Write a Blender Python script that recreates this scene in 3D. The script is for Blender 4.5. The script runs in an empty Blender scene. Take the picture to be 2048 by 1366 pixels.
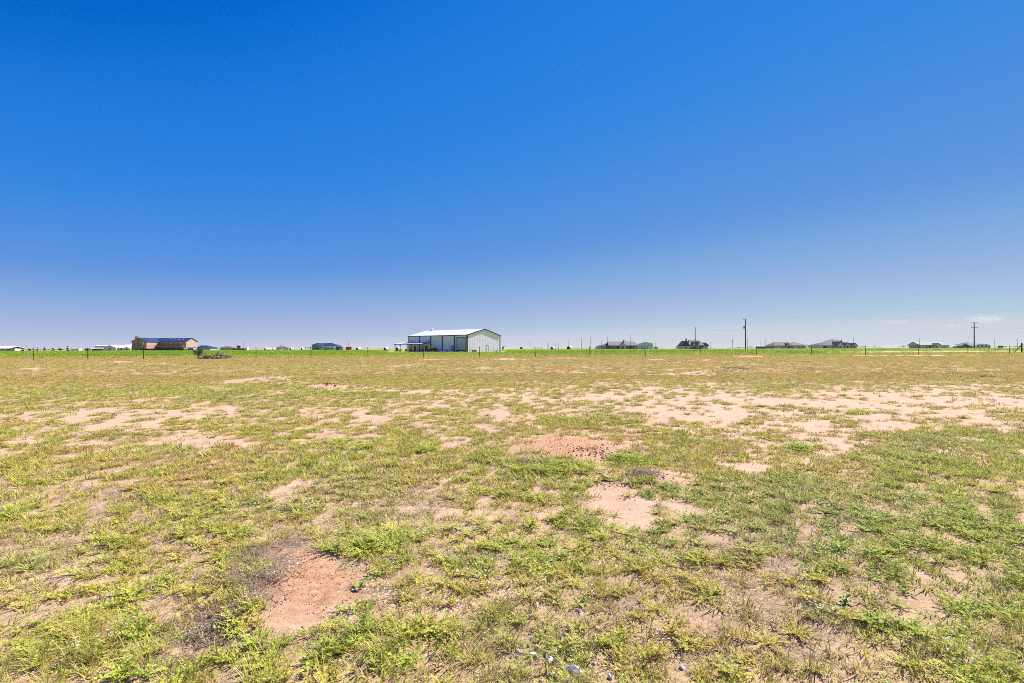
import bpy, math, random
import numpy as np

# ------------------------------------------------------------------ camera, sky, sun, exposure
sc = bpy.context.scene
F = 1000.0            # focal length in photograph pixels (2048 wide)
CAM_H = 1.3
HOR = 697.0           # horizon row of the photograph at its middle column
ROLL = 0.003          # the horizon rises slightly to the right

cam_d = bpy.data.cameras.new('camera')
cam = bpy.data.objects.new('camera', cam_d)
sc.collection.objects.link(cam)
cam_d.sensor_width = 36.0
cam_d.lens = F / 2048 * 36.0
cam_d.shift_y = (HOR - 683.0) / 2048
cam_d.clip_start = 0.05
cam_d.clip_end = 60000
import mathutils
cam.matrix_world = (mathutils.Matrix.Translation((0, 0, CAM_H))
                    @ mathutils.Matrix.Rotation(math.pi / 2, 4, 'X')
                    @ mathutils.Matrix.Rotation(-math.atan(ROLL), 4, 'Z'))
sc.camera = cam

SUN_EL = math.radians(44)
SUN_AZ = math.radians(42)         # from +X (right) towards +Y (ahead)
sun_dir = mathutils.Vector((math.cos(SUN_EL) * math.cos(SUN_AZ),
                            math.cos(SUN_EL) * math.sin(SUN_AZ), math.sin(SUN_EL)))
world = bpy.data.worlds.new('World')
sc.world = world
world.use_nodes = True
wn, wl = world.node_tree.nodes, world.node_tree.links
wn.clear()
sky = wn.new('ShaderNodeTexSky')
sky.sky_type = 'NISHITA'
sky.sun_disc = False
sky.sun_elevation = SUN_EL
sky.sun_rotation = math.pi / 2 - SUN_AZ
sky.altitude = 0
sky.air_density = 0.6
sky.dust_density = 0.0
sky.ozone_density = 4.0
EXPOSURE = 1.0
# camera-like tone response of the sky colour, the same for every direction
sc_in = wn.new('ShaderNodeVectorMath'); sc_in.operation = 'SCALE'; sc_in.inputs['Scale'].default_value = 0.1
cur = wn.new('ShaderNodeRGBCurve')
TONE = ([(0.0, 0.0), (0.062, 0.0), (0.079, 0.015), (0.111, 0.040), (0.13, 0.068), (0.177, 0.120), (0.225, 0.198), (0.367, 0.375), (0.50, 0.462), (0.58, 0.565), (0.80, 0.63), (1.0, 0.66)],
        [(0.0, 0.0), (0.11, 0.105), (0.123, 0.138), (0.148, 0.192), (0.207, 0.246), (0.25, 0.272), (0.326, 0.315), (0.378, 0.365), (0.41, 0.395), (0.62, 0.51), (0.778, 0.61), (1.0, 0.675)],
        [(0.0, 0.0), (0.20, 0.44), (0.261, 0.60), (0.31, 0.705), (0.40, 0.74), (0.60, 0.725), (0.90, 0.745), (1.0, 0.75)])
for ci_, pts_ in enumerate(TONE):
    cv = cur.mapping.curves[ci_]
    while len(cv.points) > 2: cv.points.remove(cv.points[1])
    cv.points[0].location = pts_[0]; cv.points[-1].location = pts_[-1]
    for p_ in pts_[1:-1]: cv.points.new(*p_)
cur.mapping.extend = 'HORIZONTAL'
cur.mapping.update()
bg = wn.new('ShaderNodeBackground')
bg.inputs['Strength'].default_value = 0.1
sc_out = wn.new('ShaderNodeVectorMath'); sc_out.operation = 'SCALE'; sc_out.inputs['Scale'].default_value = 10.0 / 2 ** EXPOSURE
wo = wn.new('ShaderNodeOutputWorld')
wl.new(sky.outputs[0], sc_in.inputs[0])
wl.new(sc_in.outputs[0], cur.inputs['Color'])
wl.new(cur.outputs[0], sc_out.inputs[0])
wl.new(sc_out.outputs[0], bg.inputs[0])
wl.new(bg.outputs[0], wo.inputs[0])

sun_d = bpy.data.lights.new('sun', 'SUN')
sun_d.energy = 4.6
sun_d.angle = math.radians(0.53)
sun_d.color = (1.0, 0.94, 0.85)
sun = bpy.data.objects.new('sun', sun_d)
sc.collection.objects.link(sun)
sun.rotation_euler = sun_dir.to_track_quat('Z', 'Y').to_euler()
sun.location = sun_dir * 50

vs = sc.view_settings
vs.view_transform = 'Standard'
vs.look = 'None'
vs.exposure = EXPOSURE
vs.gamma = 1.0
vs.use_curve_mapping = False
sc.cycles.max_bounces = 6
sc.cycles.diffuse_bounces = 3
sc.cycles.glossy_bounces = 2
sc.cycles.transmission_bounces = 3
sc.cycles.volume_bounces = 1
sc.cycles.transparent_max_bounces = 8
sc.cycles.use_denoising = False
sc.cycles.denoiser = 'OPENIMAGEDENOISE'
sc.cycles.denoising_input_passes = 'RGB_ALBEDO_NORMAL'
sc.cycles.denoising_prefilter = 'ACCURATE'
sc.cycles.sample_clamp_indirect = 4.0
sc.cycles.pixel_filter_type = 'BLACKMAN_HARRIS'
sc.cycles.filter_width = 0.95

COL = sc.collection
rng = np.random.default_rng(7)
random.seed(7)
R = math.radians


# ------------------------------------------------------------------ measuring helpers
def hor(px):
    return HOR - (px - 1024) * ROLL


def gx(px, D):
    """sideways metres of photograph column px at depth D"""
    return (px - 1024) * D / F


def gz(px, py, D):
    """height in metres of a photograph point at depth D"""
    return CAM_H + (hor(px) - py) * D / F


# ------------------------------------------------------------------ object helpers
def tag(o, label=None, cat=None, group=None, kind=None):
    if label: o['label'] = label
    if cat: o['category'] = cat
    if group: o['group'] = group
    if kind: o['kind'] = kind
    return o


def empty(name, loc, rz=0.0, label=None, cat=None, group=None):
    o = bpy.data.objects.new(name, None)
    COL.objects.link(o)
    o.empty_display_size = 0.3
    o.location = loc
    o.rotation_euler = (0, 0, rz)
    return tag(o, label, cat, group)


class MB:
    """collects shapes; build() links them as one mesh object"""
    def __init__(self):
        self.v, self.f = [], []

    def add(self, vs_, fs_):
        b = len(self.v)
        self.v += [tuple(p) for p in vs_]
        self.f += [tuple(i + b for i in q) for q in fs_]
        return self

    def box(self, x0, x1, y0, y1, z0, z1):
        return self.add([(x0, y0, z0), (x1, y0, z0), (x1, y1, z0), (x0, y1, z0),
                         (x0, y0, z1), (x1, y0, z1), (x1, y1, z1), (x0, y1, z1)],
                        [(0, 3, 2, 1), (4, 5, 6, 7), (0, 1, 5, 4), (1, 2, 6, 5), (2, 3, 7, 6), (3, 0, 4, 7)])

    def prism(self, poly, y0, y1):
        """poly of (x,z), counter-clockwise seen from -y, pushed from y0 to y1"""
        n = len(poly)
        vs_ = [(x, y0, z) for x, z in poly] + [(x, y1, z) for x, z in poly]
        fs_ = [tuple(range(n)), tuple(range(2 * n - 1, n - 1, -1))]
        for i in range(n):
            j = (i + 1) % n
            fs_.append((j, i, i + n, j + n))
        return self.add(vs_, fs_)

    def prism_x(self, poly, x0, x1):
        """poly of (y,z) pushed along x"""
        n = len(poly)
        vs_ = [(x0, y, z) for y, z in poly] + [(x1, y, z) for y, z in poly]
        fs_ = [tuple(range(n - 1, -1, -1)), tuple(range(n, 2 * n))]
        for i in range(n):
            j = (i + 1) % n
            fs_.append((i, j, j + n, i + n))
        return self.add(vs_, fs_)

    def tube(self, pts, rad, n=6, cap=True):
        pts = [mathutils.Vector(p) for p in pts]
        if not isinstance(rad, (list, tuple)):
            rad = [rad] * len(pts)
        vs_, fs_ = [], []
        for i, p in enumerate(pts):
            a = pts[max(i - 1, 0)]
            b = pts[min(i + 1, len(pts) - 1)]
            d = (b - a).normalized()
            up = mathutils.Vector((0, 0, 1)) if abs(d.z) < 0.9 else mathutils.Vector((1, 0, 0))
            s = d.cross(up).normalized()
            t = s.cross(d)
            for k in range(n):
                an = 2 * math.pi * k / n
                vs_.append(p + (s * math.cos(an) + t * math.sin(an)) * rad[i])
        for i in range(len(pts) - 1):
            for k in range(n):
                k2 = (k + 1) % n
                fs_.append((i * n + k, i * n + k2, (i + 1) * n + k2, (i + 1) * n + k))
        if cap:
            fs_.append(tuple(range(n - 1, -1, -1)))
            fs_.append(tuple(range((len(pts) - 1) * n, len(pts) * n)))
        return self.add(vs_, fs_)

    def cyl_y(self, x, z, r, y0, y1, n=16):
        return self.tube([(x, y0, z), (x, y1, z)], r, n)

    def build(self, name, mat, parent=None, loc=(0, 0, 0), rz=0.0, smooth=False):
        me = bpy.data.meshes.new(name)
        me.from_pydata(self.v, [], self.f)
        me.update()
        if smooth:
            for p in me.polygons: p.use_smooth = True
        if mat: me.materials.append(mat)
        o = bpy.data.objects.new(name, me)
        COL.objects.link(o)
        o.location = loc
        o.rotation_euler = (0, 0, rz)
        if parent: o.parent = parent
        return o


def copy_tree(o, parent=None):
    c = o.copy()
    COL.objects.link(c)
    c.parent = parent
    for ch in list(o.children):
        copy_tree(ch, c)
    return c


# ------------------------------------------------------------------ materials
def mat(name, col, rough=0.7, var=0.12, scale=2.0, metal=0.0, spec=0.3, bump=0.0, bscale=20.0, dirt=None, streak=False):
    m = bpy.data.materials.new(name)
    m.use_nodes = True
    n, l = m.node_tree.nodes, m.node_tree.links
    b = n['Principled BSDF']
    b.inputs['Roughness'].default_value = rough
    b.inputs['Metallic'].default_value = metal
    b.inputs['Specular IOR Level'].default_value = spec
    tc = n.new('ShaderNodeTexCoord')
    mp = n.new('ShaderNodeMapping')
    l.new(tc.outputs['Object'], mp.inputs[0])
    if streak: mp.inputs['Scale'].default_value = (3, 3, 0.25)
    nz = n.new('ShaderNodeTexNoise')
    nz.inputs['Scale'].default_value = scale
    nz.inputs['Detail'].default_value = 5
    l.new(mp.outputs[0], nz.inputs['Vector'])
    rp = n.new('ShaderNodeValToRGB')
    c = col
    d = dirt or tuple(x * (1 - 1.6 * var) for x in c)
    rp.color_ramp.elements[0].position = 0.3
    rp.color_ramp.elements[0].color = (*d, 1)
    rp.color_ramp.elements[1].position = 0.7
    rp.color_ramp.elements[1].color = (*[min(1, x * (1 + var * 0.5)) for x in c], 1)
    l.new(nz.outputs['Fac'], rp.inputs[0])
    l.new(rp.outputs[0], b.inputs['Base Color'])
    if bump > 0:
        n2 = n.new('ShaderNodeTexNoise')
        n2.inputs['Scale'].default_value = bscale
        n2.inputs['Detail'].default_value = 4
        l.new(tc.outputs['Object'], n2.inputs['Vector'])
        bp = n.new('ShaderNodeBump')
        bp.inputs['Distance'].default_value = bump
        l.new(n2.outputs['Fac'], bp.inputs['Height'])
        l.new(bp.outputs[0], b.inputs['Normal'])
    return m


M = {}
M['white_metal'] = mat('white_sheet_metal', (0.84, 0.75, 0.93), 0.45, 0.05, 0.6, streak=True)
M['white_roof'] = mat('white_roof_metal', (0.80, 0.80, 0.79), 0.4, 0.04, 0.5)
M['dark_trim'] = mat('dark_trim', (0.022, 0.022, 0.028), 0.5, 0.1)
M['galv'] = mat('galvanised_metal', (0.64, 0.60, 0.68), 0.45, 0.1, 0.8, streak=True)
M['brown_brick'] = mat('brown_brick', (0.50, 0.26, 0.185), 0.9, 0.2, 5)
M['cream'] = mat('cream_stucco', (0.80, 0.56, 0.43), 0.9, 0.07, 1.5)
M['lit_stucco'] = mat('lit_stucco', (0.42, 0.315, 0.26), 0.9, 0.07, 1.5)  # lit copy of the cream stucco, its colour set for sunlit walls
M['tan_brick'] = mat('tan_brick', (0.72, 0.54, 0.47), 0.9, 0.15, 4)
M['white_paint'] = mat('white_paint', (0.75, 0.75, 0.73), 0.6, 0.06)
M['blue_roof'] = mat('dark_blue_metal_roof', (0.035, 0.055, 0.13), 0.4, 0.12, 1)
M['shingle_grey'] = mat('grey_shingles', (0.26, 0.26, 0.27), 0.9, 0.15, 3)
M['shingle_dark'] = mat('dark_shingles', (0.10, 0.10, 0.12), 0.9, 0.2, 3)
M['shingle_brown'] = mat('brown_shingles', (0.22, 0.18, 0.165), 0.9, 0.2, 3)
M['pale_roof'] = mat('pale_metal_roof', (0.50, 0.49, 0.47), 0.9, 0.08, 1, spec=0.1)
M['slate_wall'] = mat('shaded_grey_wall', (0.38, 0.37, 0.43), 0.7, 0.1, 1)
M['blue_wall'] = mat('pale_blue_metal_wall', (0.42, 0.52, 0.58), 0.6, 0.08, 1)
M['red_wall'] = mat('red_barn_wall', (0.30, 0.06, 0.05), 0.7, 0.15, 1)
M['red_brown'] = mat('red_brown_wood', (0.16, 0.05, 0.04), 0.85, 0.2, 2)
M['dark_wood'] = mat('dark_wood', (0.05, 0.035, 0.03), 0.85, 0.25, 4)
M['pole_wood'] = mat('pole_wood', (0.12, 0.092, 0.085), 0.9, 0.3, 3, streak=True)
M['grey_wood'] = mat('weathered_wood', (0.24, 0.19, 0.16), 0.9, 0.35, 6, streak=True)
M['glass'] = mat('window_glass', (0.03, 0.04, 0.05), 0.08, 0.1, spec=0.6)
M['door_brown'] = mat('brown_door', (0.10, 0.05, 0.035), 0.6, 0.15)
M['door_grey'] = mat('grey_door', (0.45, 0.47, 0.52), 0.5, 0.06)
M['post_steel'] = mat('green_steel_post', (0.016, 0.017, 0.016), 0.7, 0.3, 6)
M['wire'] = mat('wire', (0.16, 0.15, 0.14), 0.5, 0.2, metal=0.6)
M['line'] = mat('power_line', (0.40, 0.41, 0.44), 0.6, 0.1)
M['red_paint'] = mat('red_paint', (0.52, 0.03, 0.025), 0.4, 0.12)
M['orange_paint'] = mat('orange_paint', (0.62, 0.20, 0.035), 0.5, 0.2)
M['green_paint'] = mat('teal_paint', (0.03, 0.22, 0.18), 0.4, 0.15)
M['blue_paint'] = mat('blue_paint', (0.06, 0.14, 0.38), 0.5, 0.15)
M['rubber'] = mat('rubber', (0.02, 0.02, 0.02), 0.85, 0.2)
M['chrome'] = mat('grey_steel', (0.25, 0.25, 0.26), 0.4, 0.1, metal=0.5)
M['bale_wrap'] = mat('white_bale_wrap', (0.70, 0.69, 0.66), 0.5, 0.1, 3)
M['bale_end'] = mat('bale_dark_end', (0.06, 0.055, 0.05), 0.9, 0.25, 6)
M['hay'] = mat('hay', (0.45, 0.33, 0.13), 0.95, 0.25, 6)
M['stone'] = mat('chalky_stone', (0.74, 0.66, 0.60), 0.9, 0.12, 3, bump=0.002, bscale=8)
M['concrete'] = mat('concrete', (0.42, 0.40, 0.37), 0.9, 0.12, 2)


# ------------------------------------------------------------------ value noise
def _hash(ix, iy, seed):
    h = (ix.astype(np.int64) * 374761393 + iy.astype(np.int64) * 668265263 + seed * 1442695041) & 0xFFFFFFFF
    h = ((h ^ (h >> 13)) * 1274126177) & 0xFFFFFFFF
    h = h ^ (h >> 16)
    return (h & 0xFFFFFF) / float(0xFFFFFF)


def vn(x, y, seed):
    ix, iy = np.floor(x), np.floor(y)
    fx, fy = x - ix, y - iy
    fx = fx * fx * fx * (fx * (fx * 6 - 15) + 10)
    fy = fy * fy * fy * (fy * (fy * 6 - 15) + 10)
    a = _hash(ix, iy, seed); b = _hash(ix + 1, iy, seed)
    c = _hash(ix, iy + 1, seed); d = _hash(ix + 1, iy + 1, seed)
    return (a * (1 - fx) + b * fx) * (1 - fy) + (c * (1 - fx) + d * fx) * fy


def fbm(x, y, seed, octv=4, rot=0.6):
    s, a, t = 0.0, 1.0, 0.0
    for i in range(octv):
        s = s + a * vn(x, y, seed + i * 17)
        t += a
        a *= 0.55
        x, y = (x * math.cos(rot) - y * math.sin(rot)) * 2.03, (x * math.sin(rot) + y * math.cos(rot)) * 2.03
    return s / t


def sstep(a, b, x):
    t = np.clip((x - a) / (b - a), 0, 1)
    return t * t * (3 - 2 * t)


# ------------------------------------------------------------------ the lie of the land: bare soil, mounds, litter
# patches measured on the ground: (column, row, half width, half depth in photo px, amount)
BARE = [
    (1650, 802, 520, 34, 1.0), (1950, 815, 260, 48, 0.9), (1250, 790, 280, 24, 0.6), (1400, 830, 200, 28, 0.8), (1650, 880, 200, 30, 0.5),
    (1750, 850, 200, 18, 0.6), (1650, 900, 120, 20, 0.8),
    (100, 832, 320, 32, 0.85), (430, 842, 320, 30, 0.6), (760, 812, 260, 24, 0.4), (550, 757, 62, 6, 3.2), (470, 763, 40, 3, 2.5), (1020, 719.6, 30, 1.4, 3.0), (970, 736, 36, 2.2, 2.4), (1130, 717.6, 48, 1.2, 3.0), (1315, 732, 20, 1.2, 2.5), (1410, 722.5, 22, 1.2, 2.0), (240, 723, 26, 1.2, 2.4), (1505, 731, 22, 1.0, 2.2), (430, 882, 95, 16, 2.2),
    (150, 890, 160, 22, 0.6), (760, 850, 150, 20, 0.5), (640, 900, 150, 22, 0.5),
    (1200, 950, 45, 24, 2.4), (1255, 1000, 55, 28, 2.6), (1345, 1020, 60, 20, 1.5), (1280, 1050, 110, 16, 1.6),
    (830, 1022, 45, 14, 1.5), (960, 1022, 70, 8, 0.8), (830, 1060, 50, 8, 0.7),
    (1500, 935, 50, 14, 2.0), (1710, 1068, 60, 9, 1.5), (1640, 1020, 50, 10, 1.0),
    (70, 1150, 70, 16, 1.6), (230, 1150, 70, 14, 1.5), (110, 1230, 60, 20, 1.0),
    (960, 893, 60, 7, 1.4), (1010, 940, 70, 7, 1.2), (540, 965, 90, 12, 0.7), (300, 960, 120, 12, 0.5),
    (1100, 1300, 60, 50, 0.5),
    
    (430, 776, 40, 4, 1.6), (700, 775, 120, 4, 1.4), (810, 782, 90, 4, 1.4), (1930, 743, 90, 4, 1.6),
    (1130, 748, 60, 3, 1.2), (1290, 750, 90, 2.5, 1.8), (1570, 747, 70, 3, 1.4), (1400, 748, 50, 4, 2.2),
    (820, 730, 55, 2.5, 2.4), (780, 741, 40, 2.2, 2.2), (60, 735, 55, 2.2, 2.6), (1180, 735, 40, 1.5, 1.6),
    (650, 716.5, 90, 0.8, 1.6), (760, 717, 90, 1.0, 1.5), (920, 719, 60, 1.0, 1.4), (1500, 714, 150, 1.2, 1.3),
    (1700, 713, 170, 1.8, 1.6), (1900, 713.5, 170, 2.0, 1.8), (1820, 708.5, 130, 1.2, 1.6), (310, 727, 40, 1.2, 2.0),
    (1130, 872, 120, 8, 0.5),
]
RED = [(625, 1165, 150, 54, 3.4, 1.0), (1125, 895, 125, 28, 3.0, 0.95), (1190, 915, 60, 14, 2.0, 0.6),
       (1600, 726.5, 30, 1.6, 3, 1.0), (1965, 759, 28, 1.6, 3, 1.0), (1500, 715.5, 32, 1.0, 2.5, 0.8),
       (860, 719, 35, 0.9, 2.5, 0.7), (660, 772, 30, 2.5, 2.2, 0.8), (1310, 721, 18, 0.8, 3, 1.0),
       (1192, 945, 40, 22, 2.6, 0.35), (1250, 1000, 55, 26, 2.6, 0.25), (1335, 1046, 60, 12, 1.8, 0.25), (400, 1288, 45, 18, 1.6, 0.15), (530, 1240, 60, 26, 1.2, 0.4), (1330, 960, 60, 16, 1.8, 0.4), (640, 870, 60, 8, 0.8, 0.5)]
LITTER = [(525, 1140, 75, 60, 1.0), (440, 1240, 80, 40, 1.0), (340, 1305, 90, 28, 1.0), (600, 1095, 70, 20, 1.0),
          (1060, 1270, 200, 90, 0.35), (1090, 930, 60, 6, 1.0), (1285, 955, 45, 8, 1.0), (960, 1130, 120, 40, 0.35),
          (1600, 1150, 300, 120, 0.35), (690, 1190, 40, 26, 0.5), (1450, 1290, 300, 80, 0.4), (1250, 1200, 200, 60, 0.4), (800, 1150, 120, 40, 0.35), (700, 985, 60, 10, 0.5)]
# raised soil: (column, row, radius m, height m)
MOUNDS = [(1110, 884, 1.0, 0.035), (1190, 905, 0.7, 0.03), (620, 1160, 0.42, 0.02), (545, 760, 1.7, 0.14),
          (490, 762, 1.2, 0.06), (1600, 727, 1.6, 0.10), (1965, 759, 1.0, 0.08), (1020, 719.5, 2.0, 0.20),
          (960, 736.5, 1.6, 0.10), (1130, 718, 3.0, 0.16), (1310, 721, 1.3, 0.13), (1315, 732, 1.2, 0.12),
          (820, 731, 2.2, 0.12), (640, 773, 0.8, 0.10), (240, 723, 2.0, 0.16), (315, 727, 1.8, 0.12),
          (1465, 744, 1.5, 0.18), (1410, 748, 1.3, 0.1), (1500, 715, 3.0, 0.18), (60, 736, 2.2, 0.08),
          (1290, 955, 0.35, 0.06), (1410, 722, 1.6, 0.12), (780, 741, 1.5, 0.08), (1500, 731, 1.4, 0.09)]


def uv(x, y):
    y = np.maximum(y, 0.3)
    return 1024 + F * x / y, HOR + F * CAM_H / y


def g_of(px, py):
    D = F * CAM_H / (py - HOR)
    return gx(px, D), D


def blob(u, v, a):
    e = ((u - a[0]) / a[2]) ** 2 + ((v - a[1]) / a[3]) ** 2
    return np.exp(-np.minimum(e, 40.0))


def fields(x, y):
    """bare, red, litter, green-crop at ground points"""
    u, v = uv(x, y)
    wx = x + 0.35 * (fbm(x * 1.6, y * 1.6, 91, 3) - 0.5)
    wy = y + 0.35 * (fbm(x * 1.6, y * 1.6, 92, 3) - 0.5)
    u2, v2 = uv(wx, np.maximum(wy, 0.4))
    lowf = 0.28 + 0.3 * sstep(4.5, 8, y)
    n = (lowf * (fbm(x * 0.85, y * 0.85, 3, 4) - 0.5) / 0.13 + 0.75 * (fbm(x * 3.3, y * 3.3, 5, 3) - 0.5) / 0.14
         + (1.15 - 0.3 * sstep(8, 20, y)) * (fbm(x * 9, y * 9, 6, 2) - 0.5) / 0.17)
    bias = np.full_like(x, -1.0) - 0.28 * sstep(6.0, 4.0, y)
    for a in BARE:
        bias += a[4] * blob(u2, v2, a) * 1.25
    bias += 0.3 * sstep(5.0, 7.0, y) * (1 - sstep(15, 20, y))
    bias -= 1.0 * sstep(17, 24, y)
    red = np.zeros_like(x)
    for a in RED:
        w = blob(u2, v2, a) + 0.9 * (fbm(x * 5, y * 5, 83, 3) - 0.5)
        w = np.where(blob(u2, v2, a) > 0.05, w, 0)
        red = np.maximum(red, sstep(0.25, 0.75, w) * a[5])
        bias += 1.3 * a[4] * sstep(0.25, 0.7, w)
    lit = np.zeros_like(x)
    for a in LITTER:
        lit = np.maximum(lit, a[4] * sstep(0.3, 0.7, blob(u2, v2, a)))
    # beyond the fence the mown verge and the crop
    bare = sstep(-0.3, 0.6, n * 0.66 + bias)
    crop = sstep(84, 98, y + 10 * (fbm(x * 0.05, y * 0.05, 31, 2) - 0.5))
    # the right-hand side stays patchy, the mown strip round the metal building too
    right = sstep(0.62, 0.74, x / np.maximum(y, 1)) * sstep(70, 80, y) * (1 - sstep(165, 200, y))
    crop = crop * (1 - 0.75 * right)
    bare = np.clip(bare + right * sstep(0.44, 0.62, fbm(x * 0.09, y * 0.16, 44, 3)) * 0.9, 0, 1)
    bare = bare * (1 - 0.9 * crop)
    lit = lit * (0.35 + 0.65 * sstep(0.3, 0.6, fbm(x * 6, y * 6, 77, 2)))
    return bare, red * sstep(0.2, 0.6, bare + 0.25), lit, crop


def height(x, y):
    z = 0.05 * (fbm(x * 0.35, y * 0.35, 11, 3) - 0.5) + 0.03 * (fbm(x * 1.7, y * 1.7, 12, 3) - 0.5)
    z = z * sstep(400, 100, y)
    for px, py, r, h in MOUNDS:
        cx, cy = g_of(px, py)
        d = np.hypot(x - cx, (y - cy)) / r
        m = np.exp(-np.minimum(d * d, 30) * 1.3)
        z = z + h * m * (0.75 + 0.5 * fbm(x * 3.1 / r, y * 3.1 / r, 13, 2))
    return z


# ------------------------------------------------------------------ ground sheet
def axis_lines(first, fine_to, step, grow, last):
    a = [first]
    s = step
    while a[-1] < last:
        if a[-1] > fine_to: s *= grow
        a.append(a[-1] + s)
    return np.array(a)


ypos = axis_lines(0.8, 7.0, 0.035, 1.022, 5000)
yneg = -axis_lines(0.0, 2.0, 0.4, 1.5, 5000)[1:]
ys = np.concatenate([yneg[::-1], [0.0, 0.3, 0.55], ypos])
xh = axis_lines(0.0, 6.5, 0.035, 1.025, 5000)
xs = np.concatenate([-xh[:0:-1], xh])
GX, GY = np.meshgrid(xs, ys)
fx, fy = GX.ravel(), GY.ravel()
inside = (fy > 0.3) & (np.abs(fx) < 1.5 * fy + 6)
bare = np.zeros_like(fx); red = np.zeros_like(fx); lit = np.zeros_like(fx); crop = np.zeros_like(fx)
b_, r_, l_, c_ = fields(fx[inside], fy[inside])
bare[inside], red[inside], lit[inside], crop[inside] = b_, r_, l_, c_
bare[~inside] = 0.25
crop[~inside & (np.hypot(fx, fy) > 110)] = 1
zz = np.zeros_like(fx)
near = (np.abs(fx) < 400) & (fy > -50) & (fy < 400)
zz[near] = height(fx[near], fy[near])
verts = np.stack([fx, fy, zz], 1).astype(np.float32)
ny, nx = GX.shape
idx = np.arange(ny * nx).reshape(ny, nx)
quads = np.stack([idx[:-1, :-1], idx[:-1, 1:], idx[1:, 1:], idx[1:, :-1]], -1).reshape(-1, 4).astype(np.int32)
me = bpy.data.meshes.new('ground')
me.vertices.add(len(verts)); me.vertices.foreach_set('co', verts.ravel())
me.loops.add(quads.size); me.loops.foreach_set('vertex_index', quads.ravel())
me.polygons.add(len(quads))
me.polygons.foreach_set('loop_start', np.arange(0, quads.size, 4, dtype=np.int32))
me.polygons.foreach_set('loop_total', np.full(len(quads), 4, dtype=np.int32))
me.polygons.foreach_set('use_smooth', np.ones(len(quads), dtype=bool))
me.update(calc_edges=True)
at = me.attributes.new('soil', 'FLOAT_COLOR', 'POINT')
at.data.foreach_set('color', np.stack([bare, red, lit, crop], 1).astype(np.float32).ravel())
ground = bpy.data.objects.new('ground', me)
COL.objects.link(ground)
tag(ground, 'flat field of pale sandy soil and sparse dry grass', 'ground', kind='structure')


def ground_material():
    m = bpy.data.materials.new('sandy_soil')
    m.use_nodes = True
    n, l = m.node_tree.nodes, m.node_tree.links
    b = n['Principled BSDF']
    b.inputs['Roughness'].default_value = 0.95
    b.inputs['Specular IOR Level'].default_value = 0.1
    tc = n.new('ShaderNodeTexCoord')

    def noise(scale, detail=4, rough=0.55):
        t = n.new('ShaderNodeTexNoise')
        t.inputs['Scale'].default_value = scale
        t.inputs['Detail'].default_value = detail
        t.inputs['Roughness'].default_value = rough
        l.new(tc.outputs['Object'], t.inputs['Vector'])
        return t.outputs['Fac']

    def ramp(fac, p0, c0, p1, c1):
        r = n.new('ShaderNodeValToRGB')
        r.color_ramp.elements[0].position = p0; r.color_ramp.elements[0].color = (*c0, 1)
        r.color_ramp.elements[1].position = p1; r.color_ramp.elements[1].color = (*c1, 1)
        l.new(fac, r.inputs[0])
        return r.outputs[0]

    def mix(fac, a, c):
        x = n.new('ShaderNodeMix'); x.data_type = 'RGBA'
        l.new(fac, x.inputs[0]); l.new(a, x.inputs[6]); l.new(c, x.inputs[7])
        return x.outputs[2]

    def math_(op, a, c=None, v=0.5, clamp=False):
        x = n.new('ShaderNodeMath'); x.operation = op; x.use_clamp = clamp
        l.new(a, x.inputs[0])
        if c is not None: l.new(c, x.inputs[1])
        else: x.inputs[1].default_value = v
        return x.outputs[0]

    att = n.new('ShaderNodeAttribute'); att.attribute_name = 'soil'
    sp = n.new('ShaderNodeSeparateColor'); l.new(att.outputs['Color'], sp.inputs[0])
    f1, f2, f3 = noise(7, 6, 0.65), noise(45, 4, 0.6), noise(0.45, 5)
    pale = ramp(f1, 0.3, (0.50, 0.315, 0.21), 0.7, (0.66, 0.45, 0.325))
    redc = ramp(noise(22, 6, 0.75), 0.32, (0.33, 0.155, 0.078), 0.66, (0.62, 0.37, 0.215))
    litc = ramp(f2, 0.35, (0.12, 0.08, 0.055), 0.68, (0.38, 0.26, 0.175))
    thatch = ramp(f2, 0.3, (0.36, 0.24, 0.125), 0.7, (0.58, 0.42, 0.24))
    farg = ramp(f3, 0.35, (0.36, 0.40, 0.06), 0.65, (0.25, 0.36, 0.045))
    # break the vertex mask up with fine noise
    jit = math_('MULTIPLY', math_('SUBTRACT', f2, v=0.5), v=1.1)
    bfac = math_('ADD', sp.outputs[0], jit, clamp=True)
    base = mix(bfac, thatch, pale)
    base = mix(math_('ADD', sp.outputs[1], math_('MULTIPLY', jit, v=0.6), clamp=True), base, redc)
    base = mix(sp.outputs[2], base, litc)
    # dry organic crumbs lie over most of the soil
    fl = n.new('ShaderNodeMapRange'); l.new(noise(75, 6, 0.7), fl.inputs[0]); fl.inputs[1].default_value = 0.5; fl.inputs[2].default_value = 0.6
    fl2 = math_('MULTIPLY', fl.outputs[0], math_('SUBTRACT', math_('MULTIPLY', sp.outputs[0], v=-0.42), v=-0.62), clamp=True)
    crumbs = n.new('ShaderNodeRGB'); crumbs.outputs[0].default_value = (0.19, 0.12, 0.08, 1)
    base = mix(fl2, base, crumbs.outputs[0])
    base = mix(att.outputs['Alpha'], base, farg)
    l.new(base, b.inputs['Base Color'])
    bp = n.new('ShaderNodeBump'); bp.inputs['Distance'].default_value = 0.02
    bp.inputs['Strength'].default_value = 0.9
    l.new(math_('ADD', math_('MULTIPLY', f1, v=0.6), math_('MULTIPLY', noise(140, 3), v=0.25)), bp.inputs['Height'])
    l.new(bp.outputs[0], b.inputs['Normal'])
    return m


me.materials.append(ground_material())


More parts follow.
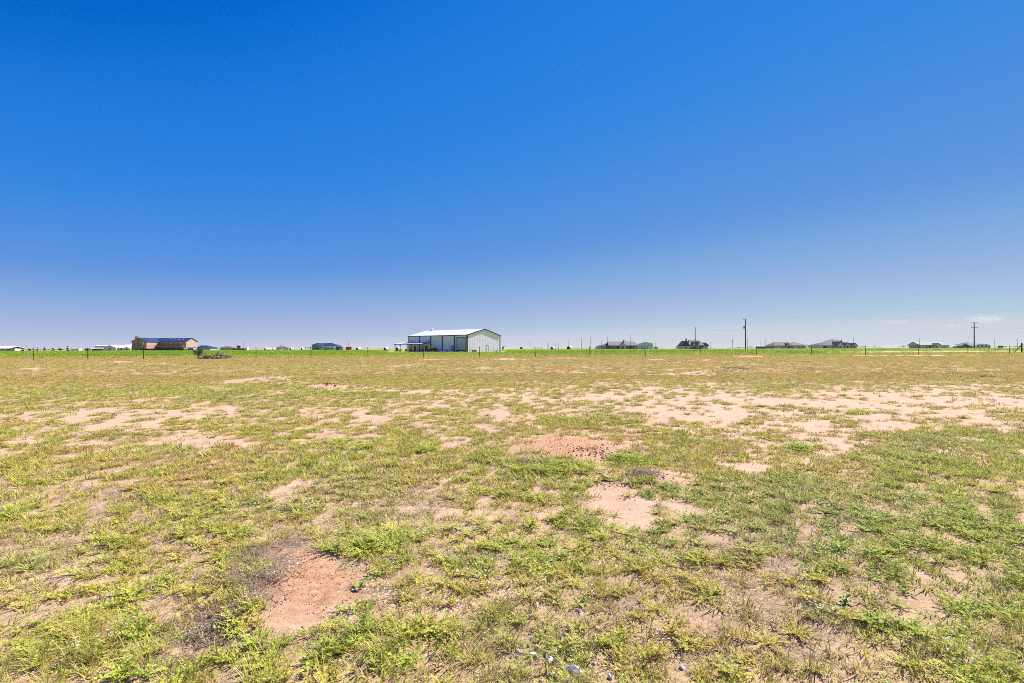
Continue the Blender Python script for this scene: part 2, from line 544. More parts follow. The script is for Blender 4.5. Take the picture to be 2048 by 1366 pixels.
# ------------------------------------------------------------------ ground cover: plant shapes scattered over the soil
def blades(n, r, hmin, hmax, w, lean, seed, curl=0.6, flat=0.0, segs=2):
    """n grass blades rooted within radius r"""
    g = np.random.default_rng(seed)
    V, Fc, A = [], [], []
    for i in range(n):
        a = g.uniform(0, 2 * math.pi); q = r * math.sqrt(g.uniform())
        bx, by = q * math.cos(a), q * math.sin(a)
        az = a + g.normal(0, 1.0)
        ln = g.uniform(hmin, hmax)
        th = min(1.45, abs(g.normal(lean, 0.25)) + flat)      # angle away from upright
        ww = w * g.uniform(0.6, 1.3)
        dx, dy = math.cos(az), math.sin(az)
        sx, sy = -dy * ww / 2, dx * ww / 2
        p = np.array([bx, by, -0.004])
        b0 = len(V)
        for s in range(segs + 1):
            t = s / segs
            k = 1 - 0.85 * t ** 1.5
            if s == segs:
                V.append(tuple(p)); A.append(1.0)
            else:
                V.append((p[0] - sx * k, p[1] - sy * k, p[2])); V.append((p[0] + sx * k, p[1] + sy * k, p[2]))
                A += [t, t]
            tt = th + curl * t * 1.2
            tt = min(tt, 1.75)
            p = p + ln / segs * np.array([dx * math.sin(tt), dy * math.sin(tt), math.cos(tt)])
            p[2] = max(p[2], 0.004 + 0.004 * g.uniform())
        for s in range(segs - 1):
            Fc.append((b0 + 2 * s, b0 + 2 * s + 1, b0 + 2 * s + 3, b0 + 2 * s + 2))
        Fc.append((b0 + 2 * segs - 2, b0 + 2 * segs - 1, b0 + 2 * segs))
    return V, Fc, A


def feather(stems, leaf, length, seed, rise=0.5, per=11, leafl=0.011):
    """low spreading weed: stems with small paired leaflets"""
    g = np.random.default_rng(seed)
    V, Fc, A = [], [], []
    for i in range(stems):
        az = 2 * math.pi * i / stems + g.normal(0, 0.35)
        ln = length * g.uniform(0.6, 1.15)
        el = g.uniform(0.15, 1.0) * rise
        dx, dy = math.cos(az), math.sin(az)
        pr = None
        for k in range(per):
            t = (k + 0.6) / per
            h = 0.006 + ln * math.sin(el) * (t - 0.35 * t * t)
            q = ln * t * math.cos(el * 0.8)
            p = np.array([dx * q + g.normal(0, .002), dy * q + g.normal(0, .002), h])
            if pr is not None:      # stem piece
                b0 = len(V)
                o = np.array([-dy, dx, 0]) * 0.0009
                V += [tuple(pr - o), tuple(pr + o), tuple(p + o), tuple(p - o)]
                A += [0.3] * 4
                Fc.append((b0, b0 + 1, b0 + 2, b0 + 3))
            pr = p
            for s in (-1, 1):
                la = az + s * g.uniform(0.6, 1.3)
                ll = leafl * g.uniform(0.7, 1.4) * (1.15 - 0.5 * t)
                up = g.uniform(-0.1, 0.7)
                d = np.array([math.cos(la) * math.cos(up), math.sin(la) * math.cos(up), math.sin(up)])
                wv = np.array([-math.sin(la), math.cos(la), g.uniform(-.5, .5)]) * leaf * 0.5
                b0 = len(V)
                V += [tuple(p), tuple(p + d * ll * 0.5 - wv), tuple(p + d * ll), tuple(p + d * ll * 0.5 + wv)]
                A += [0.5, 0.8, 1.0, 0.8]
                Fc.append((b0, b0 + 1, b0 + 2, b0 + 3))
    return V, Fc, A


def merge(*parts):
    V, Fc, A = [], [], []
    for (v, f, a), off, sc_ in parts:
        b = len(V)
        V += [(p[0] * sc_ + off[0], p[1] * sc_ + off[1], p[2] * sc_) for p in v]
        Fc += [tuple(i + b for i in q) for q in f]
        A += a
    return V, Fc, A


def leaf_material(name, straw=(0.46, 0.36, 0.17), straw_from=0.7, trans=0.32, base_mix=0.6):
    m = bpy.data.materials.new(name)
    m.use_nodes = True
    n, l = m.node_tree.nodes, m.node_tree.links
    n.remove(n['Principled BSDF'])
    tint = n.new('ShaderNodeAttribute'); tint.attribute_type = 'INSTANCER'; tint.attribute_name = 'tint'
    along = n.new('ShaderNodeAttribute'); along.attribute_name = 'along'
    geo = n.new('ShaderNodeNewGeometry')
    # single blades differ: some are straw, all vary a little in brightness
    r1 = n.new('ShaderNodeMapRange'); r1.inputs[1].default_value = straw_from; r1.inputs[2].default_value = min(1, straw_from + 0.1)
    l.new(geo.outputs['Random Per Island'], r1.inputs[0])
    mx = n.new('ShaderNodeMix'); mx.data_type = 'RGBA'
    l.new(r1.outputs[0], mx.inputs[0]); l.new(tint.outputs['Color'], mx.inputs[6]); mx.inputs[7].default_value = (*straw, 1)
    # pale sheath at the foot of each blade
    r2 = n.new('ShaderNodeMapRange'); r2.inputs[1].default_value = 0.0; r2.inputs[2].default_value = 0.5
    r2.inputs[3].default_value = base_mix; r2.inputs[4].default_value = 0.0
    l.new(along.outputs['Fac'], r2.inputs[0])
    m2 = n.new('ShaderNodeMix'); m2.data_type = 'RGBA'
    l.new(r2.outputs[0], m2.inputs[0]); l.new(mx.outputs[2], m2.inputs[6]); m2.inputs[7].default_value = (0.40, 0.28, 0.15, 1)
    wn_ = n.new('ShaderNodeTexWhiteNoise'); wn_.noise_dimensions = '1D'
    l.new(geo.outputs['Random Per Island'], wn_.inputs['W'])
    r3 = n.new('ShaderNodeMapRange'); r3.inputs[3].default_value = 0.72; r3.inputs[4].default_value = 1.28
    l.new(wn_.outputs['Value'], r3.inputs[0])
    hsv = n.new('ShaderNodeHueSaturation')
    l.new(r3.outputs[0], hsv.inputs['Value']); l.new(m2.outputs[2], hsv.inputs['Color'])
    d = n.new('ShaderNodeBsdfPrincipled'); d.inputs['Roughness'].default_value = 0.55; d.inputs['Specular IOR Level'].default_value = 0.12
    t = n.new('ShaderNodeBsdfTranslucent')
    l.new(hsv.outputs[0], d.inputs['Base Color']); l.new(hsv.outputs[0], t.inputs['Color'])
    ms = n.new('ShaderNodeMixShader'); ms.inputs[0].default_value = trans
    l.new(d.outputs[0], ms.inputs[1]); l.new(t.outputs[0], ms.inputs[2])
    l.new(ms.outputs[0], n['Material Output'].inputs[0])
    return m


M['blade'] = leaf_material('grass_blade')
M['leaf'] = leaf_material('weed_leaf', straw_from=0.86, base_mix=0.25)
M['dead'] = leaf_material('dead_stalk', straw=(0.38, 0.30, 0.20), straw_from=0.6, trans=0.1, base_mix=0.1)
M['cropleaf'] = leaf_material('crop_leaf', straw=(0.40, 0.40, 0.05), straw_from=0.85, base_mix=0.05)


def proto_mesh(name, vfa, material):
    V, Fc, A = vfa
    me_ = bpy.data.meshes.new(name)
    me_.from_pydata(V, [], Fc)
    me_.update()
    a = me_.attributes.new('along', 'FLOAT', 'POINT')
    a.data.foreach_set('value', np.array(A, dtype=np.float32))
    me_.materials.append(material)
    return me_


def scatter(name, label, cat, protos, pos, rot, scl, pidx, tint):
    """one object of uncountable plants: points that carry copies of a few plant meshes"""
    n_ = len(pos)
    me_ = bpy.data.meshes.new(name)
    me_.vertices.add(n_)
    me_.vertices.foreach_set('co', pos.astype(np.float32).ravel())

    def put(k, ty, key, data):
        a = me_.attributes.new(k, ty, 'POINT')
        a.data.foreach_set(key, data)
    put('rot', 'FLOAT_VECTOR', 'vector', rot.astype(np.float32).ravel())
    put('scl', 'FLOAT', 'value', scl.astype(np.float32))
    put('pidx', 'INT', 'value', pidx.astype(np.int32))
    put('tint', 'FLOAT_COLOR', 'color', np.concatenate([tint, np.ones((n_, 1))], 1).astype(np.float32).ravel())
    o = bpy.data.objects.new(name, me_)
    COL.objects.link(o)
    tag(o, label, cat, kind='stuff')
    coll = bpy.data.collections.new(name + '_plants')
    for i, p in enumerate(protos):
        q = bpy.data.objects.new('%s_plant_%03d' % (name, i), p)
        coll.objects.link(q)
    ng = bpy.data.node_groups.new(name + '_scatter', 'GeometryNodeTree')
    ng.interface.new_socket('Geometry', in_out='INPUT', socket_type='NodeSocketGeometry')
    ng.interface.new_socket('Geometry', in_out='OUTPUT', socket_type='NodeSocketGeometry')
    N, L = ng.nodes, ng.links
    gi, go = N.new('NodeGroupInput'), N.new('NodeGroupOutput')
    ci = N.new('GeometryNodeCollectionInfo')
    ci.inputs['Collection'].default_value = coll
    ci.inputs['Separate Children'].default_value = True
    ci.inputs['Reset Children'].default_value = True
    ip = N.new('GeometryNodeInstanceOnPoints')
    ip.inputs['Pick Instance'].default_value = True

    def na(k, ty):
        x = N.new('GeometryNodeInputNamedAttribute'); x.data_type = ty
        x.inputs['Name'].default_value = k
        return x.outputs['Attribute']
    e2r = N.new('FunctionNodeEulerToRotation')
    L.new(na('rot', 'FLOAT_VECTOR'), e2r.inputs[0])
    L.new(gi.outputs[0], ip.inputs['Points'])
    L.new(ci.outputs[0], ip.inputs['Instance'])
    L.new(na('pidx', 'INT'), ip.inputs['Instance Index'])
    L.new(e2r.outputs[0], ip.inputs['Rotation'])
    L.new(na('scl', 'FLOAT'), ip.inputs['Scale'])
    L.new(ip.outputs[0], go.inputs[0])
    md = o.modifiers.new('scatter', 'NODES')
    md.node_group = ng
    return o


def spread(y0, y1, dens, side=1.22, pad=2.5):
    """random ground points between two depths, dens per square metre, a bit wider than the view"""
    w0 = side * y1 + pad
    cnt = int(dens * (y1 - y0) * 2 * w0)
    y = rng.uniform(y0, y1, cnt); x = rng.uniform(-w0, w0, cnt)
    k = np.abs(x) < side * y + pad
    return x[k], y[k]


C_STRAW = np.array((0.63, 0.47, 0.135)); C_YG = np.array((0.60, 0.59, 0.10)); C_G = np.array((0.45, 0.53, 0.08))
C_BG = np.array((0.43, 0.47, 0.22)); C_DEAD = np.array((0.40, 0.285, 0.19)); C_OLIVE = np.array((0.27, 0.26, 0.10))
# where the cover is greener (+) or drier (-): column, row, half width, half depth, amount
LUSH = [(1950, 1230, 260, 200, 1.0), (1500, 1020, 300, 60, 0.35), (1750, 1020, 250, 60, 0.4), (100, 1320, 220, 80, 0.7),
        (700, 1290, 300, 60, 0.5), (740, 1095, 70, 22, 0.6), (560, 780, 260, 16, 0.9), (300, 783, 220, 12, 0.7), (620, 745, 260, 20, 0.5),
        (1130, 965, 130, 40, 0.7), (350, 1060, 220, 60, 0.3), (250, 755, 400, 18, -1.0), (1750, 755, 400, 14, -0.5),
        (1000, 745, 300, 12, -0.3), (700, 740, 250, 10, 0.4), (1300, 1200, 200, 80, -0.3), (1050, 1150, 130, 40, -0.2),
        (200, 930, 250, 30, -0.3), (1270, 925, 80, 10, 1.0), (1700, 830, 60, 4, 1.0), (1600, 905, 30, 8, 1.2)]


def lushness(x, y):
    u, v = uv(x, y)
    g = 1.1 * (fbm(x * 0.9, y * 0.9, 201, 3) - 0.5) / 0.14 + 0.6 * (fbm(x * 4, y * 4, 203, 2) - 0.5) / 0.16
    g = g * 0.34 - 0.1 + 0.22 * sstep(8.0, 5.0, y)
    for a in LUSH:
        g = g + a[4] * blob(u, v, a)
    g = g - 0.75 * sstep(14, 24, y)
    return g


def tints(x, y, g):
    n_ = len(x)
    t = np.clip(g * 0.5 + 0.5 + rng.normal(0, 0.2, n_), 0, 1)[:, None]
    c = np.where(t < 0.5, C_STRAW + (C_YG - C_STRAW) * t * 2, C_YG + (C_G - C_YG) * (t - 0.5) * 2)
    bgm = (sstep(0.56, 0.66, fbm(x * 0.7 + 40, y * 0.7, 207, 3)) * 0.3)[:, None]
    c = c + (C_BG - c) * bgm
    return c * rng.uniform(0.8, 1.15, n_)[:, None]


def rots(n_, tilt=0.12):
    return np.stack([rng.normal(0, tilt, n_), rng.normal(0, tilt, n_), rng.uniform(0, 6.283, n_)], 1)


def on_ground(x, y, dz=0.0):
    return np.stack([x, y, height(x, y) + dz], 1)


# --- short grass: near tufts, middle patches, far patches
gp = []
for i in range(5): gp.append(proto_mesh('tuft', blades(26, 0.034, 0.025, 0.07, 0.0050, 0.65, 100 + i, 0.7, segs=3), M['blade']))       # 0-4 low tuft
for i in range(3): gp.append(proto_mesh('tall_tuft', blades(26, 0.03, 0.05, 0.13, 0.0048, 0.5, 120 + i, 0.7, segs=3), M['blade']))   # 5-7 taller tuft
for i in range(4): gp.append(proto_mesh('mat', blades(60, 0.09, 0.03, 0.07, 0.0085, 0.65, 140 + i, 0.6), M['blade']))                # 8-11 middle patch
for i in range(4): gp.append(proto_mesh('sward', blades(90, 0.27, 0.04, 0.10, 0.018, 0.6, 160 + i, 0.6), M['blade']))               # 12-15 far patch
for i in range(2): gp.append(proto_mesh('long_tuft', blades(26, 0.04, 0.16, 0.34, 0.0045, 0.7, 180 + i, 0.9, segs=4), M['blade']))     # 16-17 long arching grass

P, PI, SC, TI = [], [], [], []


def lay(x, y, k, lo, hi, s0, s1, tint=None, thin=1.0, low=0.0):
    """keep points where the soil is covered"""
    b, r, l, c = fields(x, y)
    keep = rng.uniform(0, 1, len(x)) < np.clip((1 - b) * (1 - 0.9 * sstep(0.45, 0.95, l)), low, 1) * thin * k
    x, y = x[keep], y[keep]
    g = lushness(x, y)
    P.append(on_ground(x, y)); PI.append(rng.integers(lo, hi, len(x)))
    SC.append(rng.uniform(s0, s1, len(x)) * (1 + 0.18 * np.clip(g, -1, 1)))
    TI.append(tints(x, y, g) if tint is None else np.tile(tint, (len(x), 1)) * rng.uniform(0.75, 1.2, (len(x), 1)))


x, y = spread(0.7, 4.2, 210); lay(x, y, 0.75, 0, 5, 0.5, 1.25, low=0.02)
x, y = spread(4.2, 9.0, 150); lay(x, y, 0.8, 0, 5, 0.8, 1.6, low=0.015)
x, y = spread(0.7, 6.0, 30); g = fbm(x * 0.8, y * 0.8, 301, 3)
k = g > 0.5; lay(x[k], y[k], 0.7, 5, 8, 0.6, 1.2)
x, y = spread(5.0, 26.0, 44); lay(x, y, 0.9, 8, 12, 0.6, 1.4, low=0.012)
x, y = spread(9.0, 20.0, 8); lay(x, y, 0.9, 0, 5, 1.2, 2.2, low=0.1)
x, y = spread(20.0, 82.0, 8.0); lay(x, y, 0.85, 12, 16, 0.6, 1.15, low=0.0)
# long arching grass in the corners
for (cx, cy, rx, ry, cnt) in ((150, 1290, 190, 60, 26), (20, 1330, 120, 60, 14), (960, 1255, 60, 30, 7), (500, 1130, 30, 40, 8),
                              (2000, 1290, 120, 80, 22), (1850, 1120, 160, 60, 12), (1590, 1010, 120, 40, 10),
                              (780, 1330, 160, 40, 12), (1190, 1170, 30, 20, 4)):
    px = rng.normal(cx, rx * 0.6, cnt); py = np.clip(rng.normal(cy, ry * 0.6, cnt), 900, 1600)
    D = F * CAM_H / (py - HOR); xx = (px - 1024) * D / F
    P.append(on_ground(xx, D)); PI.append(rng.integers(16, 18, cnt)); SC.append(rng.uniform(0.3, 0.6, cnt))
    TI.append(tints(xx, D, rng.uniform(-0.9, 1.0, cnt)))
pos = np.concatenate(P)
scatter('grass', 'short yellow-green grass growing in tufts over the sandy field', 'grass', gp, pos, rots(len(pos)),
        np.concatenate(SC), np.concatenate(PI), np.concatenate(TI))

# --- low feathery weeds
wp = [proto_mesh('weed', feather(11, 0.0062, 0.08, 300 + i, 0.85, 10, 0.0105), M['leaf']) for i in range(4)]
wp += [proto_mesh('weed_mat', feather(17, 0.0085, 0.14, 320 + i, 0.6, 14, 0.0135), M['leaf']) for i in range(3)]
P, PI, SC, TI = [], [], [], []
x, y = spread(0.7, 5.0, 90); g = fbm(x * 0.9 + 9, y * 0.9, 401, 3); k = g > 0.42
lay(x[k], y[k], 0.75, 0, 4, 0.6, 1.3, low=0.02)
x, y = spread(0.7, 10.0, 20); g = fbm(x * 2.2 + 9, y * 2.2, 401, 3); k = g > 0.47
lay(x[k], y[k], 0.8, 4, 7, 0.45, 1.0, low=0.03)
x, y = spread(7.0, 24.0, 5.0); lay(x, y, 0.6, 4, 7, 0.45, 1.2, tint=C_G * 0.8, low=0.3)
for (cx, cy, rx, ry, cnt) in ((745, 1093, 70, 14, 10), (690, 1108, 50, 8, 3), (1110, 945, 70, 10, 26), (1600, 903, 22, 9, 10),
                              (1710, 828, 45, 3, 10), (1270, 925, 50, 8, 14), (690, 890, 60, 12, 16), (850, 905, 16, 6, 6)):
    px = rng.normal(cx, rx * 0.6, cnt); py = rng.normal(cy, ry * 0.6, cnt)
    D = F * CAM_H / (py - HOR); xx = (px - 1024) * D / F
    P.append(on_ground(xx, D, 0.01)); PI.append(rng.integers(4, 7, cnt)); SC.append(rng.uniform(0.7, 1.3, cnt))
    TI.append(tints(xx, D, np.full(cnt, 0.75)))
pos = np.concatenate(P)
scatter('low_weeds', 'low feathery green weeds spreading between the grass tufts', 'weeds', wp, pos, rots(len(pos), 0.15),
        np.concatenate(SC), np.concatenate(PI), np.concatenate(TI))

# --- dead stalks and thatch
dp = [proto_mesh('thatch', blades(40, 0.09, 0.015, 0.055, 0.0034, 1.35, 500 + i, 0.15, flat=0.1), M['dead']) for i in range(4)]
dp += [proto_mesh('wisps', blades(40, 0.05, 0.06, 0.13, 0.0014, 0.45, 520 + i, 0.5, segs=3), M['dead']) for i in range(2)]
P, PI, SC, TI = [], [], [], []
for y0, y1, dn, s0, s1 in ((0.7, 4.5, 150, 0.6, 1.2), (4.5, 9, 45, 0.9, 1.7)):
    x, y = spread(y0, y1, dn)
    b, r, l, c = fields(x, y)
    g = fbm(x * 1.2, y * 1.2, 451, 3)
    keep = rng.uniform(0, 1, len(x)) < np.clip(0.22 + 0.6 * sstep(0.48, 0.62, g) * (1 - 0.7 * b) + 1.0 * l - 0.9 * r - 0.2 * b, 0.01, 1)
    x, y = x[keep], y[keep]
    P.append(on_ground(x, y)); PI.append(rng.integers(0, 4, len(x))); SC.append(rng.uniform(s0, s1, len(x)))
    TI.append(C_DEAD * rng.uniform(0.55, 1.25, (len(x), 1)))
x, y = spread(0.7, 7, 5); g = fbm(x * 1.1, y * 1.1, 471, 2); k = g > 0.52
x, y = x[k], y[k]; b = fields(x, y)[0]; k = b < 0.4; x, y = x[k], y[k]
P.append(on_ground(x, y)); PI.append(rng.integers(4, 6, len(x))); SC.append(rng.uniform(0.6, 1.2, len(x)))
TI.append(np.array((0.46, 0.41, 0.20)) * rng.uniform(0.8, 1.15, (len(x), 1)))
for (cx, cy, rx, ry, cnt) in ((1060, 930, 50, 5, 22), (1290, 957, 45, 7, 26), (500, 1150, 60, 55, 60), (430, 1250, 60, 30, 30)):
    px = rng.normal(cx, rx * 0.6, cnt); py = rng.normal(cy, ry * 0.6, cnt)
    D = F * CAM_H / (py - HOR); xx = (px - 1024) * D / F
    P.append(on_ground(xx, D, 0.012)); PI.append(rng.integers(0, 4, cnt)); SC.append(rng.uniform(0.7, 1.2, cnt))
    TI.append(np.array((0.33, 0.235, 0.17)) * rng.uniform(0.7, 1.5, (cnt, 1)))
pos = np.concatenate(P)
scatter('dead_thatch', 'grey-brown dead stalks and thatch lying over the bare soil', 'dead grass', dp, pos, rots(len(pos), 0.12),
        np.concatenate(SC), np.concatenate(PI), np.concatenate(TI))

# --- tiny white flowers
def flower(seed):
    g = np.random.default_rng(seed)
    V, Fc, A = [], [], []
    for i in range(7):
        a = g.uniform(0, 6.28); q = 0.08 * math.sqrt(g.uniform()); h = g.uniform(0.03, 0.075)
        c = np.array([q * math.cos(a), q * math.sin(a), h])
        b0 = len(V); V += [(c[0] - .0008, c[1], 0), (c[0] + .0008, c[1], 0), tuple(c)]; A += [0, 0, 0]; Fc.append((b0, b0 + 1, b0 + 2))
        for k in range(5):
            t = k * 1.2566; r_ = 0.005
            b0 = len(V)
            V += [tuple(c), tuple(c + np.array([math.cos(t - .5), math.sin(t - .5), .25]) * r_), tuple(c + np.array([math.cos(t), math.sin(t), .3]) * r_ * 1.4),
                  tuple(c + np.array([math.cos(t + .5), math.sin(t + .5), .25]) * r_)]
            A += [1, 1, 1, 1]; Fc.append((b0, b0 + 1, b0 + 2, b0 + 3))
    return V, Fc, A


M['petal'] = leaf_material('white_petal', straw=(0.7, 0.7, 0.66), straw_from=0.8, trans=0.3, base_mix=0.0)
px = np.concatenate([rng.normal(560, 220, 150), rng.normal(1100, 400, 90), rng.uniform(0, 2048, 60)])
py = np.clip(np.concatenate([rng.normal(980, 45, 150), rng.normal(1080, 90, 90), rng.uniform(900, 1300, 60)]), 880, 1360)
D = F * CAM_H / (py - HOR); xx = (px - 1024) * D / F
scatter('wildflowers', 'tiny white wildflowers dotted through the grass', 'flowers', [proto_mesh('flower', flower(i), M['petal']) for i in range(3)],
        on_ground(xx, D), rots(len(xx)), rng.uniform(0.6, 1.1, len(xx)), rng.integers(0, 3, len(xx)), np.tile((0.75, 0.75, 0.72), (len(xx), 1)))


# --- soil clods and gravel
def lump(seed, squash=0.7, rough=0.25):
    import bmesh
    bm = bmesh.new()
    bmesh.ops.create_icosphere(bm, subdivisions=2, radius=1.0)
    g = random.Random(seed)
    ph = [(g.uniform(0, 6), g.uniform(0, 6), g.uniform(1.2, 3.2)) for _ in range(4)]
    sx, sy = g.uniform(0.7, 1.2), g.uniform(0.7, 1.2)
    for v in bm.verts:
        k = 1.0
        for a, b, f in ph:
            k += rough * 0.5 * math.sin(v.co.x * f + a) * math.cos(v.co.y * f + v.co.z * f * 0.8 + b)
        k += g.uniform(-0.07, 0.07)
        v.co *= k
        v.co.x *= sx; v.co.y *= sy; v.co.z *= squash
    me_ = bpy.data.meshes.new('lump')
    bm.to_mesh(me_); bm.free()
    return me_


def clod_material():
    m = bpy.data.materials.new('soil_clod')
    m.use_nodes = True
    n, l = m.node_tree.nodes, m.node_tree.links
    b = n['Principled BSDF']; b.inputs['Roughness'].default_value = 0.95; b.inputs['Specular IOR Level'].default_value = 0.1
    t = n.new('ShaderNodeAttribute'); t.attribute_type = 'INSTANCER'; t.attribute_name = 'tint'
    l.new(t.outputs['Color'], b.inputs['Base Color'])
    return m


M['clod'] = clod_material()
cl = []
for i in range(4):
    q = lump(900 + i, 0.75, 0.3); q.materials.append(M['clod']); cl.append(q)
P, SC, TI = [], [], []
for (cx, cy, rx, ry, cnt, s0, s1, colr) in (
        (1110, 890, 115, 22, 1100, 0.0012, 0.007, (0.52, 0.31, 0.195)), (1190, 908, 70, 14, 500, 0.003, 0.015, (0.36, 0.19, 0.11)),
        (620, 1165, 150, 52, 800, 0.001, 0.005, (0.46, 0.25, 0.15)), (500, 1160, 90, 66, 900, 0.001, 0.005, (0.26, 0.17, 0.12)),
        (550, 758, 60, 6, 350, 0.01, 0.03, (0.52, 0.36, 0.25)), (1290, 965, 60, 14, 250, 0.003, 0.012, (0.38, 0.22, 0.14)),
        (1100, 1290, 90, 60, 420, 0.002, 0.010, (0.50, 0.42, 0.36)), (1040, 1220, 90, 60, 160, 0.002, 0.007, (0.52, 0.45, 0.40)),
        (655, 772, 18, 3, 120, 0.01, 0.04, (0.28, 0.12, 0.06)), (1600, 726, 30, 1.5, 200, 0.02, 0.06, (0.42, 0.22, 0.13)),
        (1965, 759, 30, 1.6, 130, 0.012, 0.035, (0.34, 0.16, 0.09)), (1470, 744, 40, 2, 200, 0.02, 0.05, (0.4, 0.24, 0.15)),
        (1200, 1290, 60, 40, 120, 0.002, 0.008, (0.5, 0.42, 0.36)), (None, 0, 0, 0, 0, 0, 0, 0)):
    if cx is None:
        xx, D = spread(0.8, 8.0, 130); k = rng.uniform(0, 1, len(xx)) < fields(xx, D)[0] * 0.8 + 0.2; xx, D = xx[k], D[k]; cnt = len(xx)
        s = 0.0012 * 5.0 ** (rng.uniform(0, 1, cnt) ** 2) * (0.6 + 0.12 * D)
        P.append(on_ground(xx, D) + np.array((0, 0, 1)) * (s * 0.2)[:, None]); SC.append(s)
        TI.append(np.array((0.52, 0.36, 0.26)) * rng.uniform(0.5, 1.3, (cnt, 1)))
        continue
    px = rng.normal(cx, rx * 0.55, cnt); py = np.maximum(rng.normal(cy, ry * 0.55, cnt), 716)
    D = F * CAM_H / (py - HOR); xx = (px - 1024) * D / F
    s = s0 * (s1 / s0) ** (rng.uniform(0, 1, cnt) ** 2.2)
    P.append(on_ground(xx, D) + np.array((0, 0, 1)) * (s * 0.25)[:, None]); SC.append(s)
    TI.append(np.array(colr) * rng.uniform(0.75, 1.25, (cnt, 1)))
pos = np.concatenate(P)
scatter('soil_clods', 'crumbs and clods of loose red-brown soil on the mounds', 'soil', cl, pos, rots(len(pos), 1.0),
        np.concatenate(SC), rng.integers(0, 4, len(pos)), np.concatenate(TI))


# --- the crop and the verge beyond the fence
def bush_clump(n, r, h, lw, seed, up=1.0):
    g = np.random.default_rng(seed)
    V, Fc, A = [], [], []
    for i in range(n):
        a = g.uniform(0, 6.283); q = r * math.sqrt(g.uniform()); z = h * (0.08 + 0.92 * g.uniform() ** 0.7) * (1 - 0.35 * (q / r) ** 2)
        az = g.uniform(0, 6.283); el = g.uniform(-0.3, 1.1) * up
        ll = lw * g.uniform(0.8, 2.0)
        d = np.array([math.cos(az) * math.cos(el), math.sin(az) * math.cos(el), math.sin(el)]) * ll
        w = np.array([-math.sin(az), math.cos(az), g.uniform(-.6, .6)]) * lw * 0.42
        p = np.array([q * math.cos(a), q * math.sin(a), z])
        b0 = len(V)
        V += [tuple(p), tuple(p + d * .5 - w), tuple(p + d), tuple(p + d * .5 + w)]
        A += [0.5, 0.8, 1, 0.8]; Fc.append((b0, b0 + 1, b0 + 2, b0 + 3))
    return V, Fc, A


cp = [proto_mesh('crop', bush_clump(150, 0.9, 0.55, 0.10, 600 + i), M['cropleaf']) for i in range(3)]
cp += [proto_mesh('tallcrop', bush_clump(150, 1.6, 1.0, 0.16, 620 + i), M['cropleaf']) for i in range(3)]
cp += [proto_mesh('verge', blades(220, 0.9, 0.12, 0.38, 0.025, 0.4, 640 + i, 0.5), M['blade']) for i in range(3)]
P, PI, SC, TI = [], [], [], []
# dry verge just behind the fence
x, y = spread(76, 112, 1.1, 1.12, 4)
b, r, l, c = fields(x, y)
u, v = uv(x, y)
keep = (rng.uniform(0, 1, len(x)) < np.clip(1 - b, 0.05, 1)) & (u < 2300)
x, y = x[keep], y[keep]
g = 0.9 * (fbm(x * 0.2, y * 0.2, 661, 3) - 0.5) / 0.13 * 0.5 - 0.35 + 1.3 * sstep(80, 98, y)
P.append(on_ground(x, y)); PI.append(rng.integers(6, 9, len(x))); SC.append(rng.uniform(0.5, 1.0, len(x)))
TI.append(tints(x, y, g) * 1.0)
# crop
for y0, y1, dn, lo, hi, s0, s1 in ((87, 150, 0.75, 0, 3, 0.6, 1.1), (140, 285, 0.26, 3, 6, 0.6, 0.92)):
    x, y = spread(y0, y1, dn, 1.12, 4)
    b, r, l, c = fields(x, y)
    u, v = uv(x, y)
    # keep off the metal building and its yard, off the driveways on the right
    yard = (np.abs(x + 20) < 44) & (y > 168) & (y < 245)
    right = (x / y > 0.62)
    short = (u > 770) & (u < 1015)
    p_ = np.clip(c, 0, 1) * np.where(right & (y < 175), 0.10, 1.0)
    keep = (rng.uniform(0, 1, len(x)) < p_) & ~yard
    x, y, short, u = x[keep], y[keep], short[keep], u[keep]
    s = rng.uniform(s0, s1, len(x)) * np.where(short, 0.45, 1.0)
    P.append(on_ground(x, y)); PI.append(rng.integers(lo, hi, len(x))); SC.append(s)
    g = fbm(x * 0.03, y * 0.05, 671, 3)[:, None]
    cA, cB, cC = np.array((0.34, 0.45, 0.035)), np.array((0.22, 0.38, 0.04)), np.array((0.44, 0.50, 0.035))
    tt = cA + (cB - cA) * sstep(0.42, 0.6, g)
    lime = (sstep(1000, 1040, u) * sstep(190, 230, y))[:, None]
    tt = tt + (cC - tt) * lime * 0.8
    TI.append(tt * rng.uniform(0.8, 1.2, (len(x), 1)))
pos = np.concatenate(P)
scatter('field_crop', 'bright green band of leafy crop and rough grass beyond the fence', 'crop', cp, pos, rots(len(pos), 0.05),
        np.concatenate(SC), np.concatenate(PI), np.concatenate(TI))

# ------------------------------------------------------------------ building helpers
def gable_walls(x0, x1, y0, y1, h, rise, ridge='x', z0=-0.3):
    mb = MB()
    if ridge == 'x':
        ym = (y0 + y1) / 2
        mb.prism_x([(y0, z0), (y1, z0), (y1, h), (ym, h + rise), (y0, h)], x0, x1)
    else:
        xm = (x0 + x1) / 2
        mb.prism([(x0, z0), (x1, z0), (x1, h), (xm, h + rise), (x0, h)], y0, y1)
    return mb


